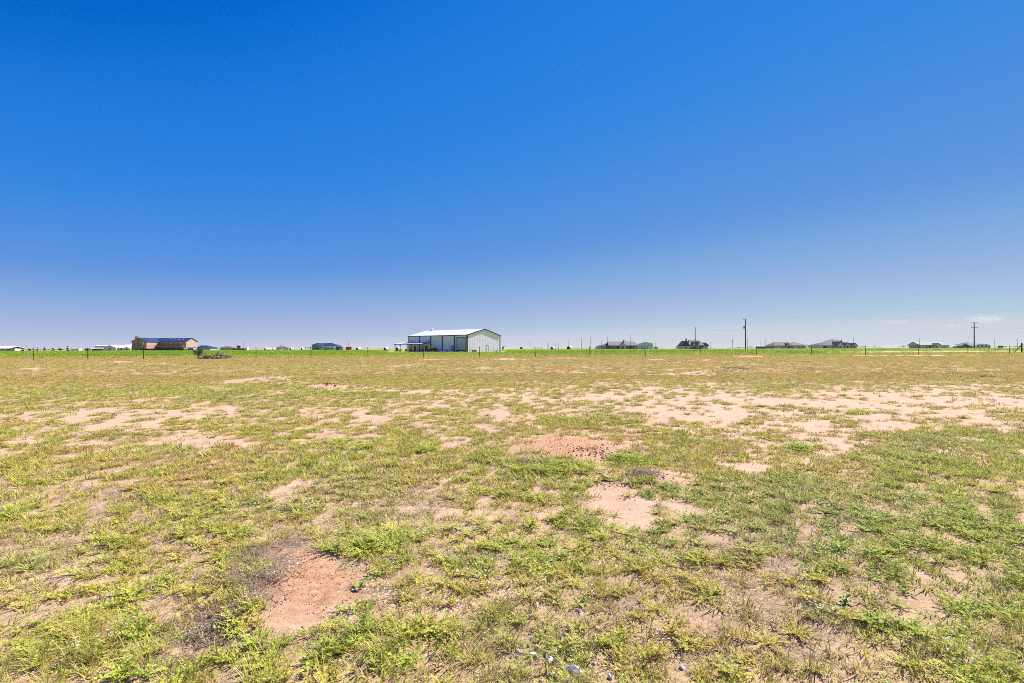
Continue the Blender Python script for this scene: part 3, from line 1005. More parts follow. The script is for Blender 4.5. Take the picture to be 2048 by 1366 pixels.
def gable_roof(x0, x1, y0, y1, h, rise, ridge='x', over=0.4, th=0.18):
    mb = MB()
    if ridge == 'x':
        ym = (y0 + y1) / 2
        sl = rise / (ym - y0)
        for s, ya in ((1, y0), (-1, y1)):
            e = ya - s * over
            ze = h - over * sl
            poly = [(e, ze + 0.01), (ym, h + rise + 0.01), (ym, h + rise + th), (e, ze + th)]
            if s < 0: poly = poly[::-1]
            mb.prism_x(poly, x0 - over, x1 + over)
    else:
        xm = (x0 + x1) / 2
        sl = rise / (xm - x0)
        for s, xa in ((1, x0), (-1, x1)):
            e = xa - s * over
            ze = h - over * sl
            poly = [(e, ze + 0.01), (xm, h + rise + 0.01), (xm, h + rise + th), (e, ze + th)]
            if s < 0: poly = poly[::-1]
            mb.prism(poly, y0 - over, y1 + over)
    return mb


def hip_roof(x0, x1, y0, y1, h, rise, over=0.5, inset=None, th=0.15, inset_r=None):
    """hip roof with its ridge along the longer side; inset = run of the hips (0 = gable end)"""
    x0 -= over; x1 += over; y0 -= over; y1 += over
    d = y1 - y0
    i0 = d / 2 if inset is None else inset
    i1 = i0 if inset_r is None else inset_r
    ym = (y0 + y1) / 2
    zt = h + rise
    mb = MB()
    v = [(x0, y0, h), (x1, y0, h), (x1, y1, h), (x0, y1, h),
         (x0, y0, h + th), (x1, y0, h + th), (x1, y1, h + th), (x0, y1, h + th),
         (x0 + i0, ym, zt + th), (x1 - i1, ym, zt + th)]
    mb.add(v, [(0, 3, 2, 1), (0, 1, 5, 4), (1, 2, 6, 5), (2, 3, 7, 6), (3, 0, 4, 7),
               (4, 5, 9, 8), (5, 6, 9), (6, 7, 8, 9), (7, 4, 8)])
    return mb


def hip_front(x0, x1, y0, y1, h, rise, over=0.4, inset=None, th=0.15):
    """hip roof whose ridge runs away from the viewer"""
    x0 -= over; x1 += over; y0 -= over
    i = (x1 - x0) / 2 if inset is None else inset
    xm = (x0 + x1) / 2
    zt = h + rise
    mb = MB()
    mb.add([(x0, y0, h), (x1, y0, h), (x1, y1, h), (x0, y1, h),
            (x0, y0, h + th), (x1, y0, h + th), (x1, y1, h + th), (x0, y1, h + th), (xm, y0 + i, zt + th), (xm, y1, zt + th)],
           [(0, 3, 2, 1), (0, 1, 5, 4), (1, 2, 6, 5), (3, 0, 4, 7), (4, 5, 8), (5, 6, 9, 8), (7, 4, 8, 9), (2, 3, 7, 9, 6)])
    return mb


def window(parent, x0, x1, z0, z1, y, fm='white_paint', pm='glass', name='window', mull=True):
    t = 0.09
    mb = MB()
    mb.box(x0 - t, x1 + t, y - 0.07, y + 0.02, z1, z1 + t).box(x0 - t, x1 + t, y - 0.09, y + 0.02, z0 - t, z0)
    mb.box(x0 - t, x0, y - 0.07, y + 0.02, z0, z1).box(x1, x1 + t, y - 0.07, y + 0.02, z0, z1)
    if mull:
        xm = (x0 + x1) / 2
        mb.box(xm - 0.025, xm + 0.025, y - 0.06, y + 0.02, z0, z1)
    f = mb.build(name, M[fm], parent)
    MB().box(x0, x1, y - 0.03, y + 0.015, z0, z1).build('pane', M[pm], f)
    return f


def window_side(parent, y0, y1, z0, z1, x, s=1, fm='white_paint', pm='glass', name='window'):
    t = 0.09
    a, b = sorted((x - 0.02 * s, x + 0.07 * s))
    mb = MB()
    mb.box(a, b, y0 - t, y1 + t, z1, z1 + t).box(a, b, y0 - t, y1 + t, z0 - t, z0)
    mb.box(a, b, y0 - t, y0, z0, z1).box(a, b, y1, y1 + t, z0, z1)
    f = mb.build(name, M[fm], parent)
    a, b = sorted((x - 0.015 * s, x + 0.03 * s))
    MB().box(a, b, y0, y1, z0, z1).build('pane', M[pm], f)
    return f


def door(parent, x0, x1, h, y, fm='dark_trim', pm='door_brown', z0=0.0, name='door'):
    t = 0.1
    f = MB().box(x0, x1, y - 0.05, y + 0.02, z0, h).build(name, M[pm], parent)
    MB().box(x0 - t, x0, y - 0.08, y + 0.02, z0, h + t).box(x1, x1 + t, y - 0.08, y + 0.02, z0, h + t).box(x0, x1, y - 0.08, y + 0.02, h, h + t).build('frame', M[fm], f)
    MB().box(x1 - 0.16, x1 - 0.08, y - 0.11, y - 0.045, 0.95, 1.05).build('handle', M['chrome'], f)
    return f


def garage_door(parent, x0, x1, h, y, pm='white_paint', n=4, fm='dark_trim'):
    f = MB().box(x0, x1, y - 0.02, y + 0.02, 0.0, h).build('garage_door', M[pm], parent)
    for i in range(n):
        MB().box(x0 + 0.03, x1 - 0.03, y - 0.05, y - 0.018, h * i / n + 0.03, h * (i + 1) / n - 0.03).build('panel', M[pm], f)
    t = 0.12
    MB().box(x0 - t, x0 - 0.004, y - 0.08, y + 0.02, 0, h + t).box(x1 + 0.004, x1 + t, y - 0.08, y + 0.02, 0, h + t).box(x0, x1, y - 0.08, y + 0.02, h + 0.004, h + t).build('frame', M[fm], f)
    return f


def chimney(parent, x0, x1, y0, y1, z0, z1, m='brown_brick'):
    c = MB().box(x0, x1, y0, y1, z0, z1).build('chimney', M[m], parent)
    MB().box(x0 - 0.12, x1 + 0.12, y0 - 0.12, y1 + 0.12, z1 + 0.003, z1 + 0.2).build('cap', M['dark_trim'], c)
    return c


# ------------------------------------------------------------------ white metal workshop, the largest building
def metal_workshop():
    e = empty('metal_workshop', (-17.1, 190, 0), math.atan2(-19, 26),
              'large white metal workshop with dark trim and low gable roof', 'workshop')
    Lx, W, H, RISE = 32.2, 20.6, 6.55, 2.45
    nb = 5
    bay = Lx / nb
    for i in range(nb):
        x1 = -i * bay; x0 = x1 - bay
        mb = MB().box(x0, x1, 0, 0.12, 0, H)
        k = x0 + 0.45
        while k < x1 - 0.2:
            mb.box(k - 0.05, k + 0.05, -0.035, 0.002, 0.05, H - 0.05); k += 0.9
        mb.build('wall_panel', M['white_metal'], e)
    for i in range(nb + 1):
        x = -i * bay
        MB().box(x - 0.19, x + 0.19, -0.16, 0.13 if 0 < i < nb else 0.3, 0, H - 0.03).build('column', M['dark_trim'], e)
    # gable end facing right
    n = 7
    for i in range(n):
        y0, y1 = 0.02 + i * (W - 0.04) / n, 0.02 + (i + 1) * (W - 0.04) / n
        def zt(y): return H + RISE * (1 - abs(y - W / 2) / (W / 2)) - 0.02
        pts = [(y0, 0), (y1, 0), (y1, zt(y1)), (y0, zt(y0))]
        if y0 < W / 2 < y1: pts = [(y0, 0), (y1, 0), (y1, zt(y1)), (W / 2, zt(W / 2)), (y0, zt(y0))]
        mb = MB().prism_x(pts, -0.1, 0.0)
        for q in range(3):
            yy = y0 + (q + 0.5) * (y1 - y0) / 3
            mb.box(-0.002, 0.02, yy - 0.04, yy + 0.04, 0.03, zt(yy) - 0.25)
        mb.build('gable_panel', M['white_metal'], e)
    MB().prism_x([(0, 0), (W, 0), (W, H), (W / 2, H + RISE), (0, H)], -Lx, -Lx + 0.1).build('end_wall', M['white_metal'], e)
    MB().box(-Lx, 0, W - 0.1, W, 0, H).build('rear_wall', M['white_metal'], e)
    rf = gable_roof(-Lx, 0, 0, W, H, RISE, 'x', 0.25, 0.14).build('roof', M['white_roof'], e)
    mb = MB()
    for k in range(1, 32):      # standing seams
        x = -Lx + k * Lx / 32
        mb.add([(x - .03, -0.2, H + 0.16), (x + .03, -0.2, H + 0.16), (x + .03, W / 2, H + RISE + 0.2), (x - .03, W / 2, H + RISE + 0.2)], [(0, 1, 2, 3)])
    mb.build('roof_seams', M['white_roof'], rf)
    MB().tube([(-Lx + 3.2, W / 2, H + RISE + 0.05), (-Lx + 3.2, W / 2, H + RISE + 0.75)], [0.5, 0.5], 12).tube([(-Lx + 3.2, W / 2, H + RISE + 0.7), (-Lx + 3.2, W / 2, H + RISE + 1.05)], [0.72, 0.15], 12).build('vent', M['white_roof'], rf)
    MB().box(-Lx - 0.3, 0.3, -0.42, -0.262, H - 0.22, H + 0.06).build('eave_trim', M['dark_trim'], e)
    for s in (0, 1):
        ya, yb = (-.3, W / 2) if s == 0 else (W + .3, W / 2)
        za = H - .3 * RISE / (W / 2)
        zb = H + RISE
        MB().prism_x([(ya, za - 0.16), (yb, zb - 0.16), (yb, zb + 0.2), (ya, za + 0.2)] if s == 0 else [(yb, zb - 0.16), (ya, za - 0.16), (ya, za + 0.2), (yb, zb + 0.2)], 0.255, 0.40).build('rake_trim', M['dark_trim'], e)
    MB().box(-0.1, 0.12, W - 0.14, W + 0.12, 0, H - 0.03).build('corner_trim', M['dark_trim'], e)
    # overhead door in the right-hand bay, a black strip painting the shade under it
    x0, x1, dh = -5.4, -0.75, 5.35
    d = MB().box(x0, x1, -0.06, -0.04, 0.75, dh).build('overhead_door', M['door_grey'], e)
    for k in range(6):
        z = 0.75 + k * (dh - 0.75) / 6
        MB().box(x0 + .02, x1 - .02, -0.09, -0.058, z + .03, z + (dh - .75) / 6 - .03).build('panel', M['door_grey'], d)
    MB().box(x0, x1, -0.075, -0.045, 0.02, 0.74).build('gap_shade', M['rubber'], d)
    MB().box(x0 - .28, x0 - .01, -0.14, -0.04, 0, dh + .25).box(x1 + .01, x1 + .14, -0.14, -0.04, 0, dh + .25).box(x0, x1, -0.14, -0.04, dh + .01, dh + .25).build('frame', M['dark_trim'], d)
    door(e, -8.2, -6.95, 2.45, -0.04, 'dark_trim', 'slate_wall')
    # door in the gable
    g = MB().box(0.0, 0.075, 11.6, 12.75, 0, 2.4).build('door', M['white_paint'], e)
    MB().box(0.0, 0.07, 11.42, 11.597, 0, 2.58).box(0.0, 0.07, 12.753, 12.93, 0, 2.58).box(0.0, 0.07, 11.6, 12.75, 2.403, 2.58).build('frame', M['dark_trim'], g)
    # two lamps on the front wall
    for x in (-30.2, -20.5):
        lm = MB().box(x - .12, x + .12, -0.3, -0.04, 4.55, 4.75).build('wall_lamp', M['dark_trim'], e)
        MB().tube([(x, -.32, 4.55), (x, -.36, 4.3)], [.1, .16], 8).build('lamp_shade', M['dark_trim'], lm)
    # porch
    p = MB().add([(-36, -4.6, 3.2), (-19.4, -4.6, 3.2), (-19.4, -0.05, 3.85), (-36, -0.05, 3.85), (-36, -4.6, 3.34), (-19.4, -4.6, 3.34), (-19.4, -0.05, 3.99), (-36, -0.05, 3.99)],
                 [(0, 3, 2, 1), (4, 5, 6, 7), (0, 1, 5, 4), (1, 2, 6, 5), (2, 3, 7, 6), (3, 0, 4, 7)]).build('porch_roof', M['white_roof'], e)
    MB().box(-36.02, -19.38, -4.72, -4.605, 3.02, 3.33).build('fascia', M['dark_trim'], p)
    MB().add([(-19.39, -4.6, 3.02), (-19.25, -4.6, 3.02), (-19.25, -0.05, 3.67), (-19.39, -0.05, 3.67), (-19.39, -4.6, 3.4), (-19.25, -4.6, 3.4), (-19.25, -0.05, 4.05), (-19.39, -0.05, 4.05)],
             [(0, 3, 2, 1), (4, 5, 6, 7), (0, 1, 5, 4), (1, 2, 6, 5), (2, 3, 7, 6), (3, 0, 4, 7)]).build('fascia', M['blue_roof'], p)
    for x, y, m in ((-35.7, -4.4, 'white_paint'), (-32.6, -4.4, 'dark_trim'), (-32.6, -0.6, 'dark_trim'), (-26, -4.4, 'dark_trim'), (-19.7, -4.4, 'dark_trim')):
        MB().box(x - .13, x + .13, y - .13, y + .13, 0, 3.28 if y < -2 else 3.7).build('porch_post', M[m], e)
    door(e, -29.0, -27.9, 2.3, -0.04, 'dark_trim', 'door_brown')
    door(e, -22.4, -21.2, 2.3, -0.04, 'dark_trim', 'door_brown')
    MB().box(-36, -19.4, -4.6, -0.2, -0.1, 0.12).build('porch_floor', M['concrete'], e)
    return e


shop = metal_workshop()
shop_mw = mathutils.Matrix.Translation((-17.1, 190, 0)) @ mathutils.Matrix.Rotation(math.atan2(-19, 26), 4, 'Z')
SHOP_RZ = math.atan2(-19, 26)


def shop_pt(x, y, z=0.0):
    return shop_mw @ mathutils.Vector((x, y, z))


def patio_chair(loc, rz, label):
    e = empty('patio_chair', loc, rz, label, 'chair', 'chairs under the workshop porch')
    MB().box(-.36, .36, -.34, .34, .42, .5).build('seat', M['dark_trim'], e)
    MB().box(-.36, .36, .28, .36, .503, 1.05).build('backrest', M['dark_trim'], e)
    for sx in (-1, 1):
        MB().box(sx * .33 - .04, sx * .33 + .04, -.34, .34, .66, .71).build('armrest', M['dark_trim'], e)
        for sy in (-1, 1):
            MB().box(sx * .33 - .03, sx * .33 + .03, sy * .3 - .03, sy * .3 + .03, 0, .418).build('leg', M['dark_trim'], e)
    return e


for i, (x, y, r_, lb) in enumerate((
        (-31.4, -2.4, 0.5, 'dark patio chair at the left corner of the workshop porch'),
        (-29.9, -1.4, 0.1, 'dark patio chair left of the first brown door under the porch'),
        (-27.0, -1.6, -0.2, 'dark patio chair right of the first brown door under the porch'),
        (-24.6, -1.8, -0.4, 'dark patio chair between the two brown doors, nearest the second'))):
    patio_chair(shop_pt(x, y, 0.12), SHOP_RZ + r_, lb)
# table with a plant-like thing on it is too small to tell; a low dark bench by the right post
b = empty('porch_bench', shop_pt(-21.0, -3.3, 0.12), SHOP_RZ, 'long dark bench beside the right-hand porch post of the workshop', 'bench')
MB().box(-.9, .9, -.25, .25, .42, .5).build('seat', M['dark_wood'], b)
MB().box(-.9, .9, .2, .26, .503, .95).build('backrest', M['dark_wood'], b)
for sx in (-.8, .8): MB().box(sx - .05, sx + .05, -.22, .22, 0, .418).build('leg', M['dark_wood'], b)


def wheel(parent, x, y, r, w, hub='orange_paint'):
    t = MB().cyl_y(x, r, r, y - w / 2, y + w / 2, 18).build('wheel', M['rubber'], parent)
    MB().cyl_y(x, r, r * .55, y - w / 2 - .02, y + w / 2 + .02, 14).build('rim', M[hub], t)
    return t


def tractor(loc, rz, label, body='red_paint', cab=False):
    e = empty('tractor', loc, rz, label, 'tractor')
    hood = MB()
    hood.prism([(-1.75, .75), (-.25, .75), (-.25, 1.45), (-1.5, 1.38), (-1.75, 1.2)], -.32, .32)
    hood.build('hood', M[body], e)
    MB().box(-1.80, -1.752, -.26, .26, .8, 1.15).build('grille', M['dark_trim'], e)
    MB().box(-1.6, .9, -.2, .2, .5, .748).build('chassis', M['dark_trim'], e)
    for s in (-1, 1):
        MB().prism([(-.05, 1.0), (1.3, 1.0), (1.25, 1.42), (.9, 1.58), (.3, 1.55), (.02, 1.3)], s * .62 - .17, s * .62 + .17).build('fender', M[body], e)
        wheel(e, .65, s * .68, .68, .36)
        wheel(e, -1.25, s * .6, .40, .26)
        MB().tube([(1.15, s * .45, 1.3), (1.2, s * .45, 2.3)], .05).build('roll_bar', M['dark_trim'], e)
    MB().tube([(1.2, -.5, 2.3), (1.2, .5, 2.3)], .05).build('roll_bar', M['dark_trim'], e)
    MB().box(.35, .85, -.25, .25, 1.0, 1.12).box(.78, .88, -.25, .25, 1.122, 1.6).build('seat', M['rubber'], e)
    MB().tube([(-.15, 0, 1.3), (.1, 0, 1.65)], .03).tube([(.02, -.2, 1.62), (.12, 0, 1.72), (.16, .2, 1.62), (.06, 0, 1.56), (.02, -.2, 1.62)], .02).build('steering_wheel', M['rubber'], e)
    MB().tube([(-1.0, .2, 1.4), (-1.0, .2, 2.1)], .045).build('exhaust', M['dark_trim'], e)
    if cab:
        MB().box(.02, 1.25, -.55, .55, 1.62, 2.5).build('cab', M['glass'], e)
        MB().box(-.1, 1.35, -.65, .65, 2.503, 2.65).build('cab_roof', M[body], e)
    else:
        for s in (-1, 1):
            MB().tube([(-.5, s * .5, 1.1), (-1.6, s * .5, 1.2), (-2.5, s * .5, .5)], .06).build('loader_arm', M[body], e)
        MB().prism([(-2.9, .1), (-2.45, .1), (-2.4, .7), (-2.5, .7), (-2.55, .2), (-2.9, .18)], -.75, .75).build('bucket', M[body], e)
    return e


tractor(shop_pt(-16.2, -2.0), SHOP_RZ + 0.25, 'small red tractor with front loader parked at the workshop wall')


def disc_plough(loc, rz, label):
    e = empty('disc_plough', loc, rz, label, 'implement')
    MB().box(-1.3, 1.3, -.08, .08, .72, .86).box(-1.3, -1.15, -.6, .6, .6, .718).box(1.15, 1.3, -.6, .6, .6, .718).build('frame', M['orange_paint'], e)
    MB().tube([(0, 0, .8), (0, -.6, 1.1), (.1, -1.1, .7)], .06).build('hitch', M['orange_paint'], e)
    for k in range(8):
        x = -1.15 + k * .33
        MB().tube([(x, -.45, .32), (x + .06, -.45, .32)], .32, 12).build('disc', M['dark_trim'], e)
    for k in range(4):
        x = -1.05 + k * .7
        MB().box(x - .05, x + .05, -.5, -.4, .33, .70).build('shank', M['orange_paint'], e)
    return e


disc_plough(shop_pt(1.5, 2.0), SHOP_RZ + math.pi / 2 + 0.1, 'low orange implement with dark discs against the workshop gable')
c = empty('handcart', shop_pt(1.4, 16.0), SHOP_RZ + math.pi / 2, 'small grey two-wheeled cart right of the white gable door', 'cart')
MB().box(-.6, .6, -.4, .4, .42, .5).box(-.6, .6, -.4, -.36, .503, .8).box(-.6, .6, .36, .4, .503, .8).build('tray', M['galv'], c)
wheel(c, 0, -.46, .3, .08, 'chrome'); wheel(c, 0, .46, .3, .08, 'chrome')
MB().tube([(.6, -.3, .5), (1.2, -.3, .95), (1.2, .3, .95), (.6, .3, .5)], .025).build('handle', M['chrome'], c)
d = empty('oil_drum', shop_pt(-9.6, -0.9), 0, 'dark drum with red band on the grass left of the grey walk door', 'drum')
MB().tube([(0, 0, 0), (0, 0, .85)], .3, 16).build('body', M['dark_trim'], d)
MB().tube([(0, 0, .3), (0, 0, .5)], .312, 16).build('band', M['red_paint'], d)


# ------------------------------------------------------------------ two-storey brick house on the left
def brick_house():
    D = 290.0
    e = empty('brick_house', (gx(264, D), D, 0), 0, 'two-storey brown brick house with dark blue roof and long balcony', 'house')
    s = D / F
    w = 8.4                      # front wing with its gable to the viewer
    L2 = 24.8           # long wing behind it
    H = 6.1
    gable_walls(0, w, 0, 20.5, H, 2.0, 'y').build('wall', M['brown_brick'], e)
    rf = gable_roof(0, w, 0, 14.6, H, 2.0, 'y', 0.5).build('roof', M['blue_roof'], e)
    gable_walls(w + .02, L2, 10, 20.5, H, 2.1, 'x').build('wall', M['brown_brick'], e)
    r2 = gable_roof(w - 4, L2, 10, 20.5, H, 2.1, 'x', 0.5).build('roof', M['blue_roof'], e)
    # the sunlit ends take the stucco copy toned for direct sun
    MB().prism_x([(10, .0), (20.5, .0), (20.5, H), (15.25, H + 2.08), (10, H)], L2 + .003, L2 + .08).build('gable_end', M['lit_stucco'], e)
    MB().box(w + .003, w + .06, .0, 9.98, 3.6, H - .05).build('side_wall', M['lit_stucco'], e)
    MB().box(L2 + .082, L2 + .14, 11.2, 19.0, .1, 2.5).build('carport_shade', M['rubber'], e)  # black panel paints the shade inside the opening
    chimney(e, 2.3, 3.7, -.7, .0 - .003, -.2, 8.7)
    for x0, x1, z0, z1 in ((6.2, 7.0, 4.3, 5.7), (1.0, 1.9, .9, 2.4), (5.2, 6.2, 1.0, 2.4)):
        window(e, x0, x1, z0, z1, 0, pm='pale_glass' if x0 > 6 else 'glass')
    for x0, x1 in ((15.6, 16.4), (21.4, 22.0), (18.6, 19.6), (12.6, 13.6)):
        window(e, x0, x1, 4.4, 5.5, 10, pm='pale_glass' if x0 in (15.6, 21.4) else 'glass')
    # balcony along the long wing
    bal = MB().box(w + .1, L2 - .4, 7.2, 9.98, 3.25, 3.5).build('balcony', M['tan_brick'], e)
    for k in range(9):
        x = w + .3 + k * (L2 - w - 1.0) / 8
        MB().box(x - .12, x + .12, 7.3, 7.55, -.2, 3.248).build('post', M['dark_wood'], bal)
        MB().box(x - .06, x + .06, 7.25, 7.37, 3.503, 4.5).build('rail_post', M['dark_wood'], bal)
    MB().box(w + .2, L2 - .5, 7.26, 7.34, 4.502, 4.58).build('rail', M['dark_wood'], bal)
    MB().box(w + .2, L2 - .5, 7.28, 7.32, 3.95, 4.0).build('rail', M['dark_wood'], bal)
    for x0 in (10.2, 13.6, 17.0, 20.6):
        door(e, x0, x0 + 1.8, 2.3, 10, 'white_paint', 'glass')
    # vents on the roof
    for x, y in ((13.2, 13.6), (15.2, 13.9), (18.4, 12.4), (19.2, 12.4), (20.9, 13.4), (21.5, 12.2)):
        z = H + (y - 10) * 2.1 / 5.25
        MB().tube([(x, y, z), (x, y, z + .55)], .16, 8).build('vent_pipe', M['white_paint'], r2)
    # low side entrance on the left
    MB().box(-2.6, -.003, 3, 8, -.2, 2.6).build('side_porch', M['white_paint'], e)
    MB().add([(-3.1, 2.6, 2.62), (-.003, 2.6, 3.6), (-.003, 8.4, 3.6), (-3.1, 8.4, 2.62), (-3.1, 2.6, 2.78), (-.003, 2.6, 3.76), (-.003, 8.4, 3.76), (-3.1, 8.4, 2.78)],
             [(0, 3, 2, 1), (4, 5, 6, 7), (0, 1, 5, 4), (1, 2, 6, 5), (2, 3, 7, 6), (3, 0, 4, 7)]).build('porch_roof', M['blue_roof'], e)
    window(e, -1.6, -.8, .8, 2.1, 3)
    return e


M['pale_glass'] = mat('pale_blind_glass', (0.55, 0.55, 0.5), 0.2, 0.1, spec=0.5)
brick_house()


def board_fence(name, label, x0, x1, D0, D1, h, m, n):
    """n upright boards between two ground points"""
    e = empty(name, (x0, D0, 0), math.atan2(D1 - D0, x1 - x0), label, 'fence')
    L = math.hypot(x1 - x0, D1 - D0)
    w = L / n
    me_ = None
    for i in range(n):
        if me_ is None:
            o = MB().box(0.01, w - 0.01, -.02, .02, -.1, h).build('board', M[m], e)
            me_ = o.data
        else:
            o = bpy.data.objects.new('board', me_)
            COL.objects.link(o); o.parent = e
        o.location = (i * w, 0, 0)
    for k in range(0, n + 1, 4):
        MB().box(k * w - .06, k * w + .06, .025, .15, -.1, h - .1).build('post', M[m], e)
    MB().box(0, L, .022, .07, .35, .45).build('rail', M[m], e)
    MB().box(0, L, .022, .07, h - .4, h - .3).build('rail', M[m], e)
    return e


board_fence('board_fence', 'dark board fence running along the foot of the brick house', gx(281, 284), gx(371, 287), 284, 287, 1.9, 'dark_wood', 48)


# ------------------------------------------------------------------ farm buildings on the far left
def far_left_shed():
    D = 330
    e = empty('open_shed', (gx(-18, D), D, 0), 0, 'white-roofed open shed cut by the left edge of the picture', 'shed')
    w = 33 * D / F
    gable_walls(0, w, 4, 12, 2.3, .1, 'x').build('wall', M['white_metal'], e)
    gable_roof(-.5, w + .6, 0, 12, 2.3, 1.5, 'x', .4).build('roof', M['white_roof'], e)
    for x in (0.2, w * .4, w - .2):
        MB().box(x - .12, x + .12, .1, .35, -.2, 2.2).build('post', M['door_brown'], e)


far_left_shed()


def stable_block():
    D = 330
    s = D / F
    e = empty('stable_block', (gx(183, D), D, 0), 0, 'white-roofed stable block with upper window strip and red-brown lower wall', 'stable')
    w = 25 * s
    MB().box(0, w, 0, 9, -.2, 1.9).build('wall', M['red_brown'], e)
    MB().box(w * .84, w - .1, -.06, -.003, 0, 1.9).build('end_pier', M['brown_brick'], e)
    MB().add([(-.4, -.6, 2.0), (w + .3, -.6, 2.0), (w + .3, 2.4, 2.9), (-.4, 2.4, 2.9), (-.4, -.6, 2.14), (w + .3, -.6, 2.14), (w + .3, 2.4, 3.04), (-.4, 2.4, 3.04)],
             [(0, 3, 2, 1), (4, 5, 6, 7), (0, 1, 5, 4), (1, 2, 6, 5), (2, 3, 7, 6), (3, 0, 4, 7)]).build('lower_roof', M['white_roof'], e)
    MB().box(.2, w - .2, 2.45, 6.5, 1.91, 3.6).build('clerestory', M['white_metal'], e)
    for k in range(5):
        x = .5 + k * (w - 1) / 5
        window(e, x + .1, x + (w - 1) / 5 - .25, 3.1, 3.5, 2.45, 'dark_trim')
    gable_roof(.1, w - .1, 2.3, 6.7, 3.62, .55, 'x', .35).build('roof', M['white_roof'], e)


stable_block()


def white_farmhouse():
    D = 318
    s = D / F
    e = empty('white_farmhouse', (gx(208, D), D, 0), 0, 'low white-roofed house with grey gabled garage left of the brick house', 'house')
    g = 24 * s
    gable_walls(0, g, 0, 9, 2.6, 1.55, 'y').build('garage_wall', M['galv'], e)
    gable_roof(0, g, 0, 9, 2.6, 1.55, 'y', .3).build('garage_roof', M['white_roof'], e)
    window(e, 3.5, 4.6, 1.4, 2.4, 0)
    w = 52 * s
    gable_walls(g + .05, w, 2, 12, 2.3, .05, 'x').build('wall', M['white_paint'], e)
    hip_roof(g - 1, w, 2, 12, 2.32, 2.2, .5, 3.0).build('roof', M['white_roof'], e)
    gable_walls(w - 4.5, w - .3, .6, 2.2, 2.0, .9, 'y').build('porch_wall', M['cream'], e)
    gable_roof(w - 4.5, w - .3, .6, 4.5, 2.05, .95, 'y', .35).build('porch_roof', M['white_roof'], e)
    for x in (g + 1.2, g + 3.6): window(e, x, x + 1.1, .9, 2.1, 2)
    door(e, w - 3.0, w - 2.0, 1.95, .6, 'white_paint', 'door_brown')


white_farmhouse()


def blue_shed():
    D = 330
    s = D / F
    e = empty('blue_roofed_shed', (gx(393, D), D, 0), 0, 'low shed with slate blue roof right of the brick house gable', 'shed')
    w = 27 * s
    gable_walls(0, w, 0, 9, 2.1, .05, 'x').build('wall', M['slate_wall'], e)
    hip_roof(0, w, 0, 9, 2.15, 1.7, .4, .3, inset_r=5.0).build('roof', M['blue_roof'], e)
    MB().box(w * .45, w - 1.0, -.05, -.003, 0, 1.7).build('door_bay', M['tan_brick'], e)
    for x in (1.2, 2.6): window(e, x, x + .9, .9, 1.8, 0)


blue_shed()


def simple_cottage(name, label, px0, px1, D, H, rise, wm, rm, wins, hip=3.0, depth=8, cat='house', over=.5, doors=()):
    s = D / F
    e = empty(name, (gx(px0, D), D, 0), 0, label, cat)
    w = (px1 - px0) * s
    gable_walls(0, w, 0, depth, H, .05, 'x').build('wall', M[wm], e)
    hip_roof(0, w, 0, depth, H + .06, rise, over, hip).build('roof', M[rm], e)
    for x0, x1 in wins: window(e, x0 * w, x1 * w, .9, H - .35, 0)
    for x0, x1 in doors: door(e, x0 * w, x1 * w, H - .3, 0, 'white_paint', 'door_brown')
    return e


simple_cottage('cottage', 'small cream cottage with brown roof behind the brush pile', 440, 459, 360, 2.4, 1.2, 'cream', 'shingle_brown', ((.2, .38),), doors=((.55, .66),))
simple_cottage('field_cabin', 'small cabin with red roof left of the grey-roofed ranch house', 1194, 1208, 420, 2.3, 1.4, 'cream', 'red_brown', ((.15, .35),), doors=((.55, .7),))
tractor((gx(474, 300), 300, 0), 0.3, 'teal tractor with cab standing in the distant crop', 'green_paint', True).scale = (1.5, 1.5, 1.35)


def flat_trailer(name, label, px0, px1, D, h, m, cat):
    s = D / F
    w = (px1 - px0) * s
    e = empty(name, (gx(px0, D), D, 0), 0, label, cat)
    MB().box(0, w, 0, 2.4, .75, h).build('box', M[m], e)
    n = max(3, int(w / .8))
    for i in range(n):
        x = (i + .5) * w / n
        MB().box(x - .05, x + .05, -.05, -.003, .78, h - .03).build('rib', M[m], e)
    for x in (w * .25, w * .75):
        wheel(e, x, .1, .4, .25, 'chrome')
        wheel(e, x, 2.3, .4, .25, 'chrome')
    return e


flat_trailer('red_trailer', 'red box trailer in the field left of the white workshop', 691.5, 702, 330, 2.7, 'red_paint', 'trailer')
flat_trailer('pink_trailer', 'faded red trailer beside the teal tractor', 482, 490, 310, 1.9, 'red_wall', 'trailer')
flat_trailer('white_trailer', 'white box trailer just right of the faded red one', 490.5, 494, 310, 2.5, 'white_paint', 'trailer')
flat_trailer('long_white_trailer', 'long low white trailer in front of the far-left trees', 141, 158, 360, 2.1, 'white_paint', 'trailer')
flat_trailer('brown_trailer', 'low red-brown trailer left of the stable block', 169, 177, 350, 2.2, 'red_brown', 'trailer')
flat_trailer('blue_container', 'small blue container on the horizon at the right', 2002, 2006, 380, 2.4, 'blue_paint', 'container')
flat_trailer('tan_trailer', 'tan box trailer next to the brown one at the stable block', 178, 182.5, 345, 2.4, 'cream', 'trailer')


